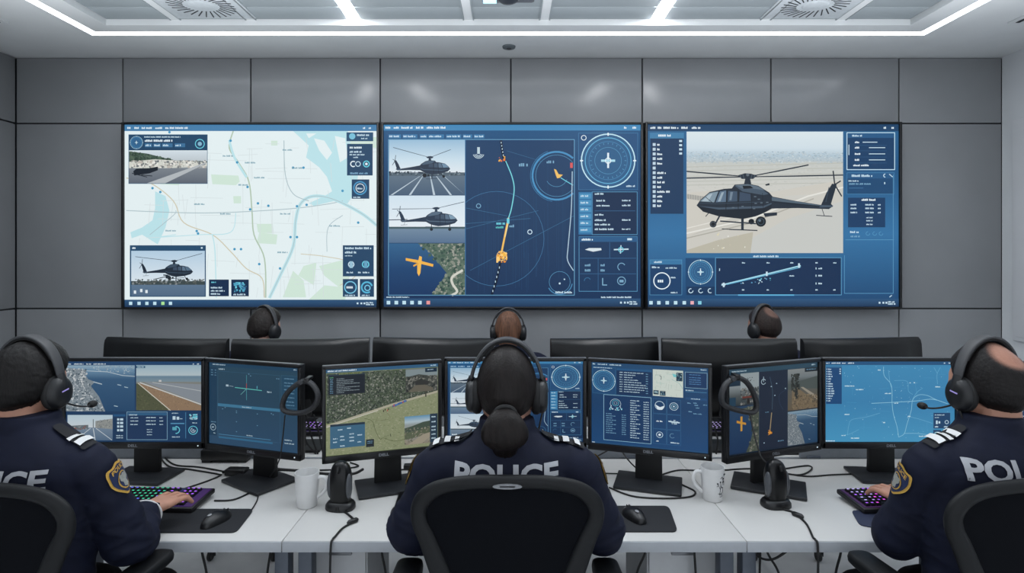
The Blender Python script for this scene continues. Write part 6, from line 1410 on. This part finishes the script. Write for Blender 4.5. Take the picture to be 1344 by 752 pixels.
    if cuff:
        a = A[cuff]; C_ = a['elbow'] + (a['wrist'] - a['elbow']) * .84; d = (a['wrist'] - a['elbow']).normalized(); u = d.orthogonal().normalized(); v_ = d.cross(u)
        MB().tube([C_ + (u * math.cos(q) + v_ * math.sin(q)) * .0475 for q in [2 * PI * j / 28 for j in range(28)]], .0032, 8, closed=True).build('cuff_piping', M_STRIPE, root)
    return root, HM

# ------------------------------------------------------------------ headsets
M_HS = mat('headset_black', (22, 23, 26), .42, bump=.02, bscale=400); M_HSPAD = mat('headset_cushion', (15, 15, 17), .7, bump=.08, bscale=300); M_HSBAND = mat('headband_grey', (56, 57, 60), .5)
def headset(proot, HM, label, mic=None, cord=None, wide=.036, scale=1.0, mark=False, tilt=0.0):
    M = proot.matrix_basis @ HM
    bpy.context.view_layer.update()
    loc, q, sc = M.decompose()
    r = empty('headset', loc, 0, label, 'headset'); r.rotation_euler = q.to_euler(); r.scale = sc
    def band(rx, rz_, w_, th, a0, a1, n=40, z0=.0):
        rings = []
        for i in range(n + 1):
            a = a0 + (a1 - a0) * i / n; c = Vector((rx * math.cos(a), 0, z0 + rz_ * math.sin(a))); nr_ = Vector((math.cos(a) / rx, 0, math.sin(a) / rz_)).normalized()
            ww = w_ * (.62 + .38 * math.sin(a))
            rings.append([c + nr_ * (th / 2 * math.copysign(abs(math.sin(t)) ** .6, math.sin(t))) + Vector((0, 1, 0)) * (ww / 2 * math.copysign(abs(math.cos(t)) ** .6, math.cos(t))) for t in [2 * PI * j / 16 for j in range(16)]])
        return rings
    MB().loft(band(.099, .140, wide, .010, R(14), R(166))).build('headband', M_HSBAND, r, angle=60)
    MB().loft(band(.0925, .1335, wide * .86, .007, R(35), R(145))).build('headband_pad', M_HSPAD, r, angle=60)
    for s_ in (-1, 1):
        MB().tube([(s_ * .096, 0, .036), (s_ * .103, 0, .012), (s_ * .106, 0, -.005)], [.008, .009, .008], 12, flat=1.5, up=(0, 1, 0)).build('yoke', M_HS, r)
        cup = MB().lathe([(0, s_ * .112), (.018, s_ * .112), (.031, s_ * .108), (.037, s_ * .100), (.038, s_ * .090), (0, s_ * .088)], (0, -.002, -.016), n=36, axis='x', sx=.98, sy=1.2).build('ear_cup', M_HS, r, angle=50)
        MB().lathe([(.020, s_ * .090), (.038, s_ * .090), (.041, s_ * .083), (.040, s_ * .074), (.034, s_ * .068), (.022, s_ * .070)], (0, -.002, -.016), n=36, axis='x', sx=.98, sy=1.2).build('cushion', M_HSPAD, cup, angle=70)
        if mark: MB().box((s_ * .1125, -.002, -.010), (.0015, .022, .0035), rot=Matrix.Rotation(R(12), 3, 'X')).build('cup_mark', mat('mark_lilac', (150, 140, 190), .5, emit=(140, 120, 200), strength=.35), cup)
    if mic is not None:
        p = spline([(mic * .100, .010, -.048), (mic * .106, .045, -.066), (mic * .100, .085, -.078), (mic * .092, .112, -.080)], 6)
        MB().tube(p, .0026, 8).build('microphone_boom', M_HS, r)
        MB().ell((mic * .091, .118, -.080), (.0115, .0155, .0105), 18, 12).build('microphone', M_HSPAD, r)
    if cord: MB().tube(spline(cord, 6), .0026, 8).build('cord', M_CABLE, r)
    return r

# ---- front row
LM = Vector((-1.325, 1.565, 0))
p1, H1 = person(LM, R(-6), R(2), 'seated officer with short dark hair in navy police shirt at the far left', 'short', thin_hair_mat('hair_black', (17, 15, 15), (110, 82, 70)), SKIN,
    {'R': dict(shoulder=(-1.160, 1.555, 1.055), elbow=(-1.085, 1.635, .806), wrist=(-1.145, 1.80, .822), dir=(.22, 1, -.03), curl=(2, 30, 52)),
     'L': dict(shoulder=(-1.52, 1.59, 1.058), elbow=(-1.60, 1.70, .825), wrist=(-1.43, 1.89, .812), dir=(.06, 1, -.02), curl=(4, 26, 44))}, w=1.04, stripes=2, patches=(1, -.26), cuff='R', voxel=.003, hx=-.03, tz=1.05, tx=.015)
headset(p1, H1, 'black headset with boom microphone on the officer at the far left', mic=1, mark=True)
CM = Vector((-.004, 1.52, 0))
p2, H2 = person(CM, 0, R(-2), 'seated officer in the centre with a low dark ponytail and navy police shirt', 'woman', hair_mat('hair_dark_brown', (24, 19, 18)), SKIN2,
    {'R': dict(shoulder=(.172, 1.52, 1.062), elbow=(.262, 1.59, .862), wrist=(.215, 1.83, .808), dir=(-.05, 1, -.02)),
     'L': dict(shoulder=(-.180, 1.52, 1.062), elbow=(-.270, 1.59, .862), wrist=(-.06, 1.815, .800), dir=(.14, 1, -.02))}, w=.96, stripes=3, patches=(1, -.42), gender='f', voxel=.0042)
headset(p2, H2, 'large black headset on the officer with the low dark ponytail', cord=[(.098, -.004, -.058), (.090, -.012, -.09), (.082, -.02, -.13), (.085, -.01, -.17)])
RM = Vector((1.325, 1.555, 0))
p3, H3 = person(RM, R(6), R(3), 'seated balding officer in navy police shirt at the far right', 'bald', thin_hair_mat('hair_greying', (21, 18, 18), (166, 120, 102)), SKIN,
    {'L': dict(shoulder=(1.160, 1.545, 1.062), elbow=(1.135, 1.66, .81), wrist=(1.325, 1.865, .822), dir=(-.16, 1, -.03), curl=(2, 30, 52)),
     'R': dict(shoulder=(1.522, 1.58, 1.062), elbow=(1.62, 1.70, .825), wrist=(1.47, 1.89, .812), dir=(-.1, 1, -.02), curl=(4, 26, 44))}, w=1.06, stripes=3, patches=(1, -.26), voxel=.003, hx=.02, tx=-.025)
headset(p3, H3, 'black headset with boom microphone on the balding officer at the far right', mic=-1, mark=True, cord=[(-.098, -.004, -.058), (-.092, -.014, -.09), (-.088, -.02, -.12), (-.10, -.02, -.16)])
chair((-1.285, 1.555, 0), R(-6), 'black mesh office chair of the officer at the far left', zt=1.072, za=.748, arm_x=.235, ay1=.19)
chair((-.002, 1.53, 0), 0, 'black mesh office chair in the centre with a silver badge on its top rail', zt=1.100, za=.790, arm_x=.268, ay1=.06)
chair((1.285, 1.545, 0), R(6), 'black mesh office chair of the balding officer at the far right', zt=1.085, za=.748, arm_x=.225, ay1=.19)
# ---- back row, turned to the wall displays
def lap(): return {sd: dict(local=True, shoulder=(s_ * .19, 0, 1.062), elbow=(s_ * .26, .06, .83), wrist=(s_ * .15, .27, .69), dir=(-s_ * .2, 1, -.25), curl=(6, 20, 30)) for sd, s_ in (('R', 1), ('L', -1))}
BR = 'people in the back row'
BS = .955
q1, G1 = person((-1.415, 3.27, 0), R(-4), R(-22), 'man with short dark hair in the back row, below the map display', 'short', thin_hair_mat('hair_brown_black', (34, 29, 27), (120, 92, 80)), SKIN2, lap(), BR, voxel=.006, uniform=False, scale=BS)
headset(q1, G1, 'headset on the man with short dark hair in the back row', wide=.03)
q2, G2 = person((0.0, 3.27, 0), 0, 0, 'woman with a high brown ponytail in the back row, below the middle display', 'woman', hair_mat('hair_brown', (98, 68, 52)), SKIN2, lap(), BR, voxel=.006, uniform=False, scale=BS - .01, gender='f')
headset(q2, G2, 'headset on the woman with the high brown ponytail', wide=.03)
q3, G3 = person((1.485, 3.27, 0), R(4), R(22), 'man with thinning hair in the back row, below the helicopter display', 'bald', thin_hair_mat('hair_brown_thin', (40, 31, 28), (110, 84, 74)), SKIN, lap(), BR, voxel=.006, uniform=False, scale=BS + .005)
headset(q3, G3, 'headset on the man with thinning hair in the back row', wide=.03)
for x, lab in ((-1.415, 'office chair of the man with short dark hair in the back row'), (0, 'office chair of the woman with the high brown ponytail'), (1.485, 'office chair of the man with thinning hair in the back row')):
    c = chair((x, 3.27, 0), 0, lab, zt=1.02, za=.70, group='back row chairs', badge=False) if x < -1 else copy_tree(c0)
    if x < -1: c0 = c
    c.location.x = x; c['label'] = lab

# ------------------------------------------------------------------ light
def area(name, loc, size, power, rgb=(246, 250, 255), rot=(0, 0, 0), spread=180):
    l = bpy.data.lights.new(name, 'AREA'); l.shape = 'RECTANGLE'; l.size, l.size_y = size; l.energy = power; l.color = lin(rgb)[:3]; l.spread = R(spread)
    o = bpy.data.objects.new(name, l); COL.objects.link(o); o.location = loc; o.rotation_euler = rot; return o
area('overhead_fill', (0, 2.2, 2.98), (4.6, 1.2), 14)  # added area lamp over the desks, no panel fixture there
area('overhead_fill_rear', (0, .2, 2.98), (4.6, 1.6), 14)  # second added overhead lamp, out of view, without a fixture
area('ceiling_upfill', (0, 1.9, 2.25), (5.4, 1.8), 100, rot=(PI, 0, 0), spread=145)  # added fill floating under the ceiling to brighten it, not a cove lamp
area('camera_side_fill', (0, -1.1, 1.55), (6.4, 2.6), 35, rot=(R(90), 0, 0))  # added soft fill from behind the camera, that wall has no window
wd = bpy.data.worlds.new('world'); scn.world = wd; wd.use_nodes = True
wd.node_tree.nodes['Background'].inputs[0].default_value = lin((150, 165, 180)); wd.node_tree.nodes['Background'].inputs[1].default_value = .3
